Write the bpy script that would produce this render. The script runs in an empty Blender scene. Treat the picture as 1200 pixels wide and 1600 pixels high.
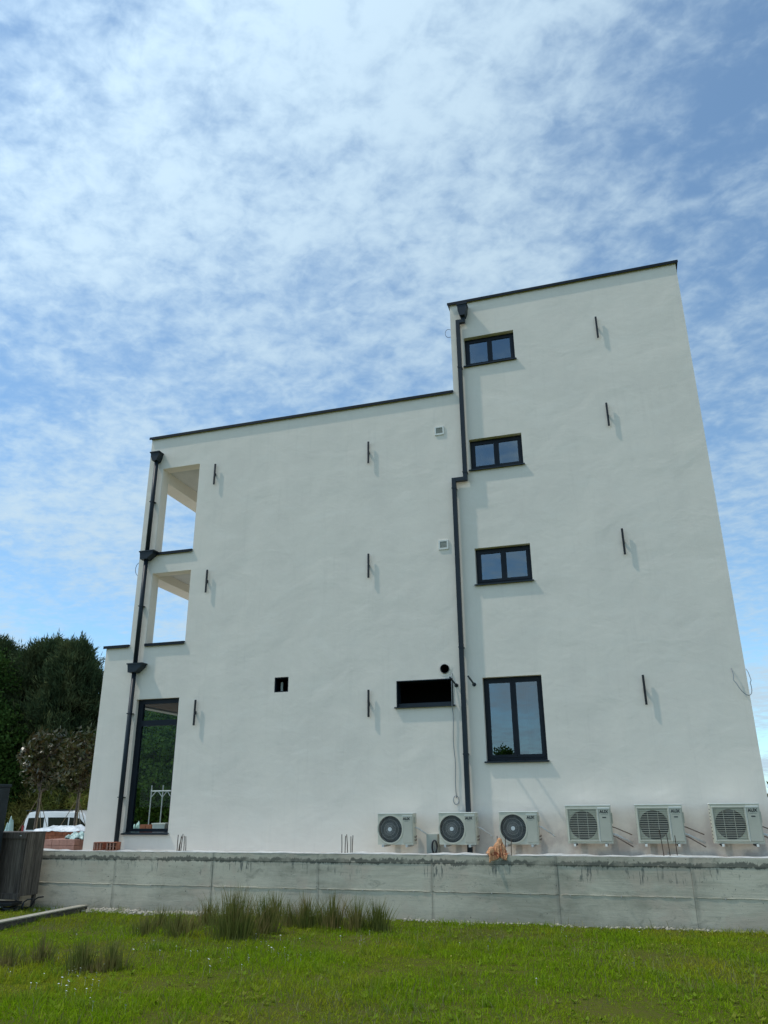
import bpy, bmesh, math, random
import numpy as np
from mathutils import Vector, Matrix
R = math.radians
random.seed(7); rng = np.random.default_rng(11)
scene = bpy.context.scene
C = scene.collection

# ------------------------------------------------------------------ camera
PITCH, ROLL, YAW, FPX = R(20.751), R(-0.483), R(-16.933), 1203.0
cam_d = bpy.data.cameras.new('camera'); cam = bpy.data.objects.new('camera', cam_d); C.objects.link(cam)
fw = Vector((math.sin(YAW)*math.cos(PITCH), math.cos(YAW)*math.cos(PITCH), math.sin(PITCH)))
rt = Vector((math.cos(YAW), -math.sin(YAW), 0)); up = rt.cross(fw)
r2 = rt*math.cos(ROLL)+up*math.sin(ROLL); u2 = -rt*math.sin(ROLL)+up*math.cos(ROLL)
CAM = Vector((0, -17.5, 2.2))
m = Matrix((r2, u2, -fw)).transposed().to_4x4(); m.translation = CAM
cam.matrix_world = m
cam_d.sensor_fit = 'VERTICAL'; cam_d.sensor_height = 24; cam_d.lens = 24*FPX/1600
cam_d.clip_end = 3000; cam_d.clip_start = 0.1
scene.camera = cam

# ------------------------------------------------------------------ sky, sun, exposure
SUN = Vector((-0.6, -0.19, 1.0)).normalized()            # direction towards the sun
el = math.asin(SUN.z); az = math.atan2(SUN.x, SUN.y)
world = bpy.data.worlds.new('World'); scene.world = world; world.use_nodes = True
nt = world.node_tree; nt.nodes.clear()
def N(t, **k):
    n = nt.nodes.new(t)
    for a, b in k.items(): setattr(n, a, b)
    return n
def L(a, b): nt.links.new(a, b)
out = N('ShaderNodeOutputWorld'); bg = N('ShaderNodeBackground'); L(bg.outputs[0], out.inputs[0])
sky = N('ShaderNodeTexSky', sky_type='NISHITA', sun_disc=False, sun_elevation=el, sun_rotation=az, air_density=1.0, dust_density=0.1, ozone_density=1.0, altitude=1500)
tc = N('ShaderNodeTexCoord'); sep = N('ShaderNodeSeparateXYZ'); L(tc.outputs['Generated'], sep.inputs[0])
def M(op, a, b=None, c=None, clamp=False):
    n = N('ShaderNodeMath', operation=op, use_clamp=clamp)
    for i, v in enumerate((a, b, c)):
        if v is None: continue
        if isinstance(v, (int, float)): n.inputs[i].default_value = v
        else: L(v, n.inputs[i])
    return n.outputs[0]
zz = M('ADD', M('MAXIMUM', sep.outputs['Z'], 0.0), 0.14)
comb = N('ShaderNodeCombineXYZ'); L(M('DIVIDE', sep.outputs['X'], zz), comb.inputs[0]); L(M('DIVIDE', sep.outputs['Y'], zz), comb.inputs[1])
def noise(scale, detail, rough, dist=0.0, off=(0,0,0), rot=0.0, sc=(1,1,1)):
    mp = N('ShaderNodeMapping'); mp.inputs['Location'].default_value = off; mp.inputs['Rotation'].default_value = (0,0,rot); mp.inputs['Scale'].default_value = sc
    L(comb.outputs[0], mp.inputs[0])
    n = N('ShaderNodeTexNoise'); L(mp.outputs[0], n.inputs['Vector'])
    n.inputs['Scale'].default_value = scale; n.inputs['Detail'].default_value = detail; n.inputs['Roughness'].default_value = rough; n.inputs['Distortion'].default_value = dist
    return n.outputs[0]
def ramp(v, lo, hi):
    n = N('ShaderNodeMapRange', interpolation_type='SMOOTHSTEP'); L(v, n.inputs[0]); n.inputs[1].default_value = lo; n.inputs[2].default_value = hi
    return n.outputs[0]
# broken cirrocumulus: soft puffs gathered into drifting fields, with a thin veil between them
big = noise(0.95, 3, 0.5, 0.0, (2.6, 0.9, 0))
mid = noise(4.2, 4, 0.55, 0.25, (1.2, 7.1, 0), 0.9, (1.0, 1.15, 1))
fine = noise(16.0, 4, 0.58, 0.3, (5.2, 2.1, 0), 0.9, (1.0, 1.15, 1))
dust = noise(38.0, 3, 0.6, 0.4, (3.3, 9.1, 0), 0.9, (1.0, 1.15, 1))
v = M('ADD', M('ADD', M('MULTIPLY', big, 1.15), M('MULTIPLY', mid, 0.50)), M('ADD', M('MULTIPLY', fine, 0.66), M('MULTIPLY', dust, 0.26)))
cov = ramp(v, 1.06, 1.58)
veil = M('ADD', M('MULTIPLY', ramp(big, 0.35, 0.65), 0.12), 0.14)
hz = M('MULTIPLY', M('POWER', M('SUBTRACT', 1.0, M('MAXIMUM', sep.outputs['Z'], 0.0)), 13.0), 0.35)
cov3 = M('ADD', M('ADD', M('MULTIPLY', cov, 0.70), veil), hz, clamp=True)
# thin cloud is brighter towards the sun that shines through it
sdot = N('ShaderNodeVectorMath', operation='DOT_PRODUCT'); L(tc.outputs['Generated'], sdot.inputs[0]); sdot.inputs[1].default_value = SUN
glow = M('ADD', 0.90, M('MULTIPLY', M('POWER', M('MAXIMUM', sdot.outputs['Value'], 0.0), 3.0), 0.75))
ccol = N('ShaderNodeVectorMath', operation='SCALE'); ccol.inputs[0].default_value = (2.85, 3.72, 4.42); L(glow, ccol.inputs['Scale'])
skyc = N('ShaderNodeMix', data_type='RGBA'); L(ccol.outputs[0], skyc.inputs[7])
wb = N('ShaderNodeVectorMath', operation='MULTIPLY'); L(sky.outputs[0], wb.inputs[0]); wb.inputs[1].default_value = (.66, .90, .95)
L(cov3, skyc.inputs[0]); L(wb.outputs[0], skyc.inputs[6])
L(skyc.outputs[2], bg.inputs[0]); bg.inputs[1].default_value = 0.125
sun_d = bpy.data.lights.new('sun', 'SUN'); sun_o = bpy.data.objects.new('sun', sun_d); C.objects.link(sun_o)
sun_d.energy = 1.15; sun_d.angle = R(1.2); sun_d.color = (1.0, 0.955, 0.88)
sun_o.rotation_euler = SUN.to_track_quat('Z', 'Y').to_euler(); sun_o.location = (0, -5, 40)
scene.view_settings.view_transform = 'Standard'; scene.view_settings.look = 'None'
scene.view_settings.gamma = 1; scene.view_settings.use_curve_mapping = False
scene.view_settings.exposure = 0.70

# ------------------------------------------------------------------ materials
MATS = {}
class MT:
    """small node-tree builder round a Principled BSDF; object coordinates are world metres unless gen=True"""
    def __init__(s, name, col=(.5,.5,.5), rough=.7, metal=0.0, spec=0.5):
        s.m = bpy.data.materials.new(name); s.m.use_nodes = True; s.t = s.m.node_tree
        s.b = s.t.nodes['Principled BSDF']; s.out = s.t.nodes['Material Output']
        s.b.inputs['Base Color'].default_value = (*col, 1); s.b.inputs['Roughness'].default_value = rough
        s.b.inputs['Metallic'].default_value = metal; s.b.inputs['Specular IOR Level'].default_value = spec
        s.col = None; s.h = None; s.base = col
        g = s.n('ShaderNodeNewGeometry'); s.pos = g.outputs['Position']; s.rnd = g.outputs['Random Per Island']
        MATS[name] = s.m
    def n(s, t, **k):
        x = s.t.nodes.new(t)
        for a, b in k.items(): setattr(x, a, b)
        return x
    def lk(s, a, b): s.t.links.new(a, b)
    def val(s, v, sock):
        if isinstance(v, (int, float)): sock.default_value = v
        elif isinstance(v, tuple): sock.default_value = (*v, 1) if len(v) == 3 else v
        else: s.lk(v, sock)
    def math(s, op, a, b=None, clamp=False):
        x = s.n('ShaderNodeMath', operation=op, use_clamp=clamp); s.val(a, x.inputs[0])
        if b is not None: s.val(b, x.inputs[1])
        return x.outputs[0]
    def noise(s, scale, detail=4, rough=.55, dist=0, sc=(1,1,1), off=(0,0,0), vec=None):
        mp = s.n('ShaderNodeMapping'); mp.inputs['Scale'].default_value = sc; mp.inputs['Location'].default_value = off
        s.lk(vec or s.pos, mp.inputs[0])
        x = s.n('ShaderNodeTexNoise'); s.lk(mp.outputs[0], x.inputs['Vector'])
        x.inputs['Scale'].default_value = scale; x.inputs['Detail'].default_value = detail; x.inputs['Roughness'].default_value = rough; x.inputs['Distortion'].default_value = dist
        return x.outputs[0]
    def rng(s, v, a, b, c=0., d=1., smooth=True):
        x = s.n('ShaderNodeMapRange', interpolation_type='SMOOTHSTEP' if smooth else 'LINEAR'); s.val(v, x.inputs[0])
        for i, q in enumerate((a, b, c, d)): x.inputs[i+1].default_value = q
        return x.outputs[0]
    def mix(s, f, a, b, mode='MIX'):
        x = s.n('ShaderNodeMix', data_type='RGBA', blend_type=mode); s.val(f, x.inputs[0]); s.val(a, x.inputs[6]); s.val(b, x.inputs[7])
        return x.outputs[2]
    def setcol(s, c): s.col = c; s.val(c, s.b.inputs['Base Color'])
    def bump(s, h, strength=.3, dist=.01, prev=None):
        x = s.n('ShaderNodeBump'); x.inputs['Strength'].default_value = strength; x.inputs['Distance'].default_value = dist
        s.lk(h, x.inputs['Height'])
        if prev is not None: s.lk(prev, x.inputs['Normal'])
        s.lk(x.outputs[0], s.b.inputs['Normal']); return x.outputs[0]

def simple(name, col, rough=.6, metal=0., var=.12, scale=6., bump=.15, bscale=60., bdist=.003, spec=.5):
    t = MT(name, col, rough, metal, spec)
    f = t.noise(scale, 5, .6)
    t.setcol(t.mix(t.rng(f, .25, .75), tuple(c*(1-var) for c in col), tuple(min(1, c*(1+var)) for c in col)))
    if bump: t.bump(t.noise(bscale, 4, .6), bump, bdist)
    return t.m

# plaster: slow horizontal trowel waves that the grazing sun picks out, fine sand grain, faint stains
t = MT('white_plaster', (.74,.75,.72), .88, spec=.25)
w1 = t.noise(.9, 3, .45, .5, (.9,1,1.15)); w2 = t.noise(3.6, 5, .55, 1.0, (.85,1,1.2)); w3 = t.noise(70, 4, .7)
n1 = t.bump(w1, .5, .05); n2 = t.bump(w2, .35, .011, n1); t.bump(w3, .25, .003, n2)
st = t.noise(.8, 6, .62, .6, (1.,1,.6)); pt = t.noise(2.3, 4, .5, .2, (.6,1,1.4), (4,0,9))
c = t.mix(t.rng(st, .35, .72), (.90,.815,.70), (.85,.77,.665))
c = t.mix(t.rng(pt, .50, .68, 0, .45), c, (.91,.835,.725))
c = t.mix(t.rng(t.noise(7, 5, .65, .2, (1,1,.07)), .52, .74, 0, .30), c, (.76,.69,.60))
t.setcol(c)
# plaster turns patchily redder and darker towards its foot, more so on the right
t2 = t.n('ShaderNodeSeparateXYZ'); t.lk(t.pos, t2.inputs[0])
low = t.rng(t2.outputs[2], 1.25, 2.3, 1., 0.)
foot_tint = t.math('MULTIPLY', low, t.rng(t.noise(1.6, 5, .65), .36, .62))
right = t.rng(t2.outputs[0], -5.5, -1.0, 0., .75)
t.setcol(t.mix(t.math('MULTIPLY', foot_tint, right), c, (.52,.44,.39)))

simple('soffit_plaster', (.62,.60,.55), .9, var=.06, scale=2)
simple('anthracite', (.007,.012,.019), .45, .0, .15, 3, .08, 40, .001, .25)
simple('pipe_grey', (.014,.023,.031), .45, .0, .18, 2, .06, 30, .001, .3)
simple('black_metal', (.008,.008,.009), .5, 0, .1, 5, 0)
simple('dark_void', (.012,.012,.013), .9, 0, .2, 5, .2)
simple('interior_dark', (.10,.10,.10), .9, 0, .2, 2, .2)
simple('ceiling_wood', (.17,.10,.06), .7, 0, .12, 3, .2)
simple('casing_white', (.60,.58,.47), .45, 0, .05, 4, .05, 80, .001)
simple('casing_panel', (.49,.475,.385), .45, 0, .05, 4, .05, 80, .001)
simple('grille_grey', (.42,.44,.38), .45, 0, .08, 5, 0)
simple('fan_dark', (.048,.055,.054), .5, 0, .15, 8, 0)
simple('guard_dark', (.34,.35,.33), .5, .0, .15, 8, 0)
simple('hub_white', (.62,.65,.64), .4, 0, .05, 5, 0)
simple('print_black', (.03,.035,.035), .6, 0, .05, 5, 0)
simple('vent_white', (.80,.79,.72), .5, 0, .05, 5, 0)
simple('pipe_white', (.72,.72,.70), .6, 0, .08, 12, .1)
simple('copper_line', (.20,.14,.11), .6, 0, .2, 12, .1)
simple('rebar_rust', (.085,.055,.042), .8, .3, .35, 30, .4, 120, .004)
simple('wire_grey', (.30,.32,.33), .5, .3, .1, 12, 0)
simple('wire_dark', (.03,.03,.035), .6, 0, .1, 12, 0)
simple('bracket_steel', (.55,.56,.55), .4, .6, .1, 9, 0)
simple('clay', (.36,.125,.065), .85, 0, .3, 14, .5, 60, .006)
simple('clay_pink', (.42,.22,.165), .9, 0, .18, 5, .4, 40, .006)
simple('van_paint', (.76,.78,.77), .22, 0, .03, 2, 0)
simple('van_glass', (.012,.016,.02), .06, 0, .1, 2, 0, spec=.8)
simple('tyre', (.018,.018,.018), .85, 0, .2, 9, .3)
simple('rim', (.35,.36,.37), .35, .7, .1, 9, 0)
simple('tail_red', (.25,.012,.012), .25, 0, .1, 9, 0)
simple('plastic_white', (.74,.76,.76), .35, 0, .10, 5, .6, 9, .05)
simple('plastic_mint', (.45,.62,.56), .35, 0, .12, 5, .6, 9, .05)
simple('frame_white', (.58,.60,.58), .5, 0, .05, 9, 0)
simple('cabinet_dark', (.014,.022,.027), .55, 0, .25, 4, .2)
simple('bark', (.075,.055,.042), .95, 0, .3, 10, .8, 25, .02)
simple('sapling_bark', (.13,.10,.075), .9, 0, .25, 10, .6, 30, .01)
simple('stake_wood', (.25,.185,.11), .85, 0, .2, 10, .4)
simple('tile_red', (.30,.11,.07), .8, 0, .2, 6, .4)

t = MT('weathered_wood', (.09,.08,.072), .9)
g = t.noise(9, 6, .65, .6, (3.5,3.5,.22)); g2 = t.noise(.9, 4, .6)
tone = t.mix(t.rng(g, .3, .72), (.050,.038,.030), (.175,.135,.105))
oi = t.n('ShaderNodeObjectInfo').outputs['Random']
t.setcol(t.mix(t.math('MULTIPLY', oi, .8), tone, t.mix(t.rng(g, .3, .7), (.105,.078,.058), (.25,.20,.155))))
t.bump(g, .6, .006)
t = MT('bright_top_wood', (.2,.19,.17), .9)  # the beam's wood, paled to give a sunlit top
g = t.noise(6, 6, .6, .3, (5,.35,6)); t.setcol(t.mix(t.rng(g, .3, .72), (.34,.30,.225), (.52,.47,.365))); t.bump(g, .4, .006)
t = MT('dark_side_wood', (.06,.05,.045), .9)
g = t.noise(6, 6, .65, .3, (5,.5,5)); t.setcol(t.mix(t.rng(g, .3, .72), (.045,.038,.034), (.12,.10,.085))); t.bump(g, .6, .01)

# concrete: board marks, pour tide with dark drips, greenish and rust-pink patches
t = MT('concrete', (.3,.31,.29), .9, spec=.3)
sx = t.n('ShaderNodeSeparateXYZ'); t.lk(t.pos, sx.inputs[0]); X, Z = sx.outputs[0], sx.outputs[2]
pa = t.noise(.55, 6, .62, .5, (1,1,1.2)); pb = t.noise(2.6, 6, .65, .6, (.45,1,2.2)); pc = t.noise(1.1, 5, .6, .4, (1,1,1), (9,3,1))
board = t.noise(5.5, 4, .6, .3, (.16,1,4.5))
c = t.mix(t.rng(pa, .38, .62), (.36,.33,.25), (.60,.54,.415))
c = t.mix(t.rng(pb, .30, .72, 0, .55), c, (.68,.625,.49))
c = t.mix(t.rng(pc, .50, .66, 0, .65), c, (.56,.46,.355))
c = t.mix(t.rng(board, .58, .80, 0, .30), c, (.21,.225,.20))
fade = t.rng(t.noise(.9, 4, .7, .3, (1,1,.0)), .32, .50)
drip = t.noise(16, 4, .7, .4, (1,0,.10)); edge = t.noise(6, 6, .75, .8, (1,0,.5))
hh = t.math('ADD', Z, t.math('MULTIPLY', t.math('SUBTRACT', edge, .5), .30))
band = t.math('MULTIPLY', t.rng(hh, 1.045, 1.065), t.rng(hh, 1.125, 1.15, 1., 0.))
c = t.mix(t.math('MULTIPLY', t.math('MULTIPLY', band, fade), .85), c, (.105,.105,.085))
runs = t.math('MULTIPLY', t.rng(drip, .54, .60), t.math('MULTIPLY', t.rng(t.math('ADD', Z, t.math('MULTIPLY', t.math('SUBTRACT', pc, .5), .8)), .80, .93), t.rng(Z, 1.0, 1.13, 1., 0.)))
runf = t.rng(t.noise(1.6, 4, .7, .4, (1,1,.6), (3,0,0)), .48, .60)
c = t.mix(t.math('MULTIPLY', t.math('MULTIPLY', runs, runf), .8), c, (.10,.115,.105))
foot_dark = t.math('MULTIPLY', t.rng(Z, .02, .30, 1., 0.), t.rng(pb, .35, .65))  # blotchy darkening towards the bottom of the wall
c = t.mix(t.math('MULTIPLY', foot_dark, .35), c, (.17,.175,.14))
jx = t.math('ABSOLUTE', t.math('SUBTRACT', t.math('FRACT', t.math('DIVIDE', t.math('ADD', X, 8.99+2.455*4), 2.455)), .5))
jn = t.math('ADD', jx, t.math('MULTIPLY', t.math('SUBTRACT', t.noise(5, 5, .7, .4, (1,1,.5)), .5), .06))
c = t.mix(t.math('MULTIPLY', t.rng(jn, .475, .505), .42), c, (.16,.165,.14))
blot = t.noise(3.8, 6, .72, .9, (.7,1,1.2), (2,0,5)); c = t.mix(t.rng(blot, .56, .70, 0, .55), c, (.24,.23,.18))
void = t.noise(19, 2, .5, 0, (1,1,1), (1,4,2)); c = t.mix(t.rng(void, .70, .74, 0, .8), c, (.11,.105,.085))
speck = t.noise(42, 3, .6); c = t.mix(t.rng(speck, .62, .70, 0, .45), c, (.12,.125,.115))
t.setcol(c)
n1 = t.bump(board, .22, .010); n2 = t.bump(pb, .5, .015, n1); t.bump(t.noise(60, 4, .7), .35, .004, n2)
t = MT('concrete_top', (.62,.60,.55), .9); f = t.noise(6, 6, .65); t.setcol(t.mix(t.rng(f, .3, .7), (.50,.48,.44), (.72,.70,.65))); t.bump(f, .5, .02)

t = MT('yard_earth', (.4,.34,.28), .95); f = t.noise(1.2, 6, .65); g = t.noise(22, 5, .7)
t.setcol(t.mix(t.rng(g, .35, .65), t.mix(t.rng(f, .3, .7), (.36,.30,.245), (.50,.44,.37)), (.56,.53,.48))); t.bump(g, .7, .03)
sy = t.n('ShaderNodeSeparateXYZ'); t.lk(t.pos, sy.inputs[0]); far = t.math('MAXIMUM', t.rng(t.math('ADD', sy.outputs[1], t.math('MULTIPLY', f, 4.)), 14, 19), t.rng(t.math('ADD', sy.outputs[0], t.math('MULTIPLY', f, 2.)), 4.5, 6.5))
t.setcol(t.mix(far, t.col, t.mix(t.rng(t.noise(.3, 5, .65), .3, .7), (.075,.11,.02), (.14,.145,.045))))
t = MT('lawn_soil', (.05,.05,.03), .95, spec=0.); f = t.noise(.6, 6, .65); g = t.noise(16, 5, .7)
t.setcol(t.mix(t.rng(g, .35, .7), t.mix(t.rng(f, .35, .7), (.085,.115,.010), (.125,.130,.020)), (.115,.095,.035))); t.bump(g, .8, .03)

def leafmat(name, c1, c2, c3, rough=.5, trans=.25, patch=None, spec=.4):
    t = MT(name, c1, rough, spec=spec)
    a = t.mix(t.rng(t.rnd, 0, 1, smooth=False), c1, c2)
    f = t.noise(.45 if patch is None else patch, 4, .6)
    a = t.mix(t.rng(f, .42, .68), a, c3)
    t.setcol(a)
    tr = t.n('ShaderNodeBsdfTranslucent'); t.val(a, tr.inputs[0])
    mx = t.n('ShaderNodeMixShader'); mx.inputs[0].default_value = trans
    t.lk(t.b.outputs[0], mx.inputs[1]); t.lk(tr.outputs[0], mx.inputs[2]); t.lk(mx.outputs[0], t.out.inputs[0])
    return t
leafmat('grass', (.185,.305,.008), (.280,.395,.014), (.350,.350,.026), .8, .35, .35, 0.)
leafmat('tussock', (.160,.255,.018), (.225,.320,.028), (.260,.270,.042), .8, .3, .9, 0.)
leafmat('grass_dry', (.20,.20,.07), (.28,.26,.12), (.16,.17,.05), .7, .25, None, 0.)
leafmat('rush', (.135,.165,.036), (.205,.205,.056), (.330,.235,.100), .7, .25, 1.6, 0.)
leafmat('pine', (.040,.066,.033), (.074,.106,.046), (.130,.150,.064), .8, .15, 1.1, 0.)  # the lighter patches paint sunlit clumps into the needle colour
leafmat('oak', (.045,.105,.018), (.085,.150,.026), (.060,.115,.02), .7, .35, .9, .05)
leafmat('oak_dark', (.036,.080,.017), (.060,.112,.024), (.048,.088,.02), .7, .25, .9, .05)
leafmat('magnolia', (.055,.062,.017), (.090,.092,.024), (.105,.068,.026), .32, .15, 2.5, .45)
leafmat('broom', (.170,.200,.045), (.240,.245,.060), (.260,.230,.070), .8, .25, .8, 0.)
simple('pebble', (.44,.395,.31), .9, 0, .45, 14, .4, 40, .01)
simple('petal_white', (.80,.80,.76), .6, 0, .03, 9, 0)
simple('petal_yellow', (.72,.60,.10), .6, 0, .05, 9, 0)

t = MT('peach_cloth', (.56,.27,.17), .9)
f = t.noise(7, 3, .5, 1.5, (1.6,1,.8)); t.setcol(t.mix(t.rng(f, .55, .62), (.76,.38,.19), (.44,.13,.06))); t.bump(t.math('ABSOLUTE', t.math('SUBTRACT', t.noise(9, 4, .6, 1.0), .5)), .9, .09)  # dark red patches paint deep, shaded folds into the cloth colour

# glass: coated double glazing, partly mirror, partly see-through with a grey tint
def glass(name, tint, refl, rough=.0, const=False):
    m = bpy.data.materials.new(name); m.use_nodes = True; T = m.node_tree; T.nodes.clear(); MATS[name] = m
    o = T.nodes.new('ShaderNodeOutputMaterial'); gl = T.nodes.new('ShaderNodeBsdfGlossy'); tr = T.nodes.new('ShaderNodeBsdfTransparent')
    mx = T.nodes.new('ShaderNodeMixShader'); fr = T.nodes.new('ShaderNodeFresnel'); fr.inputs[0].default_value = 1.5
    ad = T.nodes.new('ShaderNodeMath'); ad.operation = 'ADD'; ad.use_clamp = True; ad.inputs[1].default_value = refl
    if not const: T.links.new(fr.outputs[0], ad.inputs[0])
    else: ad.inputs[0].default_value = 0.
    gl.inputs['Roughness'].default_value = rough; gl.inputs['Color'].default_value = (.82,.94,1,1)
    no = T.nodes.new('ShaderNodeTexNoise'); no.inputs['Scale'].default_value = .9; bp = T.nodes.new('ShaderNodeBump'); bp.inputs['Strength'].default_value = .02; bp.inputs['Distance'].default_value = .02
    ge = T.nodes.new('ShaderNodeNewGeometry'); T.links.new(ge.outputs['Position'], no.inputs['Vector']); T.links.new(no.outputs[0], bp.inputs['Height']); T.links.new(bp.outputs[0], gl.inputs['Normal'])
    tr.inputs[0].default_value = (*tint, 1)
    T.links.new(ad.outputs[0], mx.inputs[0]); T.links.new(tr.outputs[0], mx.inputs[1]); T.links.new(gl.outputs[0], mx.inputs[2]); T.links.new(mx.outputs[0], o.inputs[0])
glass('window_glass', (.45,.48,.50), .145)
glass('clear_glass', (.92,.96,.93), .006, const=True)

# ------------------------------------------------------------------ mesh helpers
class MB:
    def __init__(s): s.v = []; s.f = []
    def add(s, vs, fs):
        o = len(s.v); s.v += [tuple(v) for v in vs]; s.f += [tuple(i+o for i in f) for f in fs]; return s
    def box(s, x0, x1, y0, y1, z0, z1):
        x0, x1 = min(x0, x1), max(x0, x1); y0, y1 = min(y0, y1), max(y0, y1); z0, z1 = min(z0, z1), max(z0, z1)
        return s.add([(x0,y0,z0),(x1,y0,z0),(x1,y1,z0),(x0,y1,z0),(x0,y0,z1),(x1,y0,z1),(x1,y1,z1),(x0,y1,z1)],
                     [(0,3,2,1),(4,5,6,7),(0,1,5,4),(1,2,6,5),(2,3,7,6),(3,0,4,7)])
    def bbox(s, x0, x1, y0, y1, z0, z1, b):                     # box with chamfered edges
        bm = bmesh.new(); bmesh.ops.create_cube(bm, size=1)
        for v in bm.verts: v.co = Vector(((x0+x1)/2+v.co.x*(x1-x0), (y0+y1)/2+v.co.y*(y1-y0), (z0+z1)/2+v.co.z*(z1-z0)))
        bmesh.ops.bevel(bm, geom=list(bm.edges), offset=b, segments=2, affect='EDGES', profile=.5)
        bm.verts.index_update(); s.add([v.co for v in bm.verts], [[v.index for v in f.verts] for f in bm.faces]); bm.free(); return s
    def tube(s, pts, r, n=8, caps=True):
        pts = [Vector(p) for p in pts]; rs = r if isinstance(r, (list, tuple)) else [r]*len(pts); o = len(s.v); prev = None
        for i, p in enumerate(pts):
            d = (pts[min(i+1, len(pts)-1)]-pts[max(i-1, 0)]).normalized()
            a = prev if prev is not None else (Vector((0,0,1)) if abs(d.z) < .9 else Vector((1,0,0)))
            a = (a-d*a.dot(d)); a = a.normalized() if a.length > 1e-5 else d.orthogonal().normalized(); prev = a; b = d.cross(a)
            for k in range(n):
                q = 2*math.pi*(k+.5)/n; s.v.append(tuple(p+(a*math.cos(q)+b*math.sin(q))*rs[i]))
        for i in range(len(pts)-1):
            for k in range(n):
                k2 = (k+1) % n; s.f.append((o+i*n+k, o+i*n+k2, o+(i+1)*n+k2, o+(i+1)*n+k))
        if caps:
            s.f.append(tuple(o+k for k in range(n))[::-1]); s.f.append(tuple(o+(len(pts)-1)*n+k for k in range(n)))
        return s
    def prism(s, prof, axis, a, b):                             # polygon profile extruded along an axis
        n = len(prof)
        def P(u, w, t): return {'x': (t, u, w), 'y': (u, t, w), 'z': (u, w, t)}[axis]
        return s.add([P(u, w, a) for u, w in prof]+[P(u, w, b) for u, w in prof],
                     [tuple(range(n))[::-1], tuple(range(n, 2*n))]+[(i, (i+1) % n, n+(i+1) % n, n+i) for i in range(n)])
    def ring(s, cx, cz, r0, r1, y0, y1, n=40):                  # annulus facing -y
        o = len(s.v)
        for k in range(n):
            a = 2*math.pi*k/n; ca, sa = math.cos(a), math.sin(a)
            s.v += [(cx+r0*ca, y0, cz+r0*sa), (cx+r1*ca, y0, cz+r1*sa), (cx+r1*ca, y1, cz+r1*sa), (cx+r0*ca, y1, cz+r0*sa)]
        for k in range(n):
            p, q = o+4*k, o+4*((k+1) % n)
            for j in range(4): s.f.append((p+j, p+(j+1) % 4, q+(j+1) % 4, q+j))
        return s
    def disc(s, cx, cz, r, y0, y1, n=40):
        return s.prism([(cx+r*math.cos(2*math.pi*k/n), cz+r*math.sin(2*math.pi*k/n)) for k in range(n)], 'y', y0, y1)
    def mesh(s, name, mat, smooth=False):
        me = bpy.data.meshes.new(name); me.from_pydata(s.v, [], s.f)
        bm = bmesh.new(); bm.from_mesh(me); bmesh.ops.recalc_face_normals(bm, faces=bm.faces); bm.to_mesh(me); bm.free()
        if mat: me.materials.append(MATS[mat])
        if smooth: me.polygons.foreach_set('use_smooth', [True]*len(me.polygons))
        return me
    def build(s, name, mat, parent=None, smooth=False, loc=None):
        o = bpy.data.objects.new(name, s.mesh(name, mat, smooth)); C.objects.link(o)
        if parent is not None: o.parent = parent
        if loc: o.location = loc
        return o
def npmesh(name, V, F, mat, parent=None, mats=None, midx=None):
    V = np.asarray(V, np.float32); F = np.asarray(F, np.int32); me = bpy.data.meshes.new(name)
    me.vertices.add(len(V)); me.vertices.foreach_set('co', V.ravel())
    k = F.shape[1]; me.loops.add(F.size); me.loops.foreach_set('vertex_index', F.ravel())
    me.polygons.add(len(F)); me.polygons.foreach_set('loop_start', np.arange(0, F.size, k, dtype=np.int32)); me.polygons.foreach_set('loop_total', np.full(len(F), k, np.int32))
    for mm in (mats or [mat]): me.materials.append(MATS[mm])
    if midx is not None: me.polygons.foreach_set('material_index', np.asarray(midx, np.int32))
    me.update(calc_edges=True)
    o = bpy.data.objects.new(name, me); C.objects.link(o)
    if parent is not None: o.parent = parent
    return o
def tag(o, label=None, cat=None, group=None, kind=None):
    for k, v_ in (('label', label), ('category', cat), ('group', group), ('kind', kind)):
        if v_: o[k] = v_
    return o
def empty(name, loc=(0,0,0), rz=0):
    o = bpy.data.objects.new(name, None); C.objects.link(o); o.location = loc; o.rotation_euler.z = rz; o.empty_display_size = .2
    return o
def kids(o): return [x for x in bpy.data.objects if x.parent == o]
def copy_tree(o, parent=None):
    c_ = o.copy(); C.objects.link(c_); c_.parent = parent
    for ch in kids(o): copy_tree(ch, c_)
    return c_

# ------------------------------------------------------------------ ground
def lawn_z(x, y):
    d = np.clip(-1.0-np.asarray(y, float), 0, 18); x = np.asarray(x, float)
    return .04+.034*d+.035*np.sin(x*.9+.3*d)*np.sin(d*.55)*np.clip(d/2, 0, 1)+.012*np.sin(x*2.7+1)*np.cos(d*2.1)
def yard_z(x, y):
    x = np.asarray(x, float); y = np.asarray(y, float); sm = lambda v_: np.clip(v_, 0, 1)**2*(3-2*np.clip(v_, 0, 1))
    hi = 1.17+(.28-1.17)*sm((y-5.5)/6); lo = .45+(.28-.45)*sm((y-5)/6)
    k = np.maximum(sm((-13.35-x)/.5)*sm((3.35-y)/.4), sm((-15.5-x)/.9))
    return hi+(lo-hi)*k
def sheet(name, xs, ys, zf, mat):
    X_, Y_ = np.meshgrid(xs, ys); V = np.stack([X_.ravel(), Y_.ravel(), zf(X_, Y_).ravel()], 1); w = len(xs); F = []
    for j in range(len(ys)-1):
        for i in range(w-1): F.append((j*w+i, j*w+i+1, (j+1)*w+i+1, (j+1)*w+i))
    o = npmesh(name, V, F, mat); o.data.polygons.foreach_set('use_smooth', [True]*len(F)); return o
tag(sheet('lawn', np.r_[-800,-300,-100,-40,np.arange(-24,12.1,.3),30,100,300,800], np.r_[-800,-300,-100,-45,np.arange(-24,-.89,.28),-.85], lawn_z, 'lawn_soil'), kind='structure')
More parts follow.
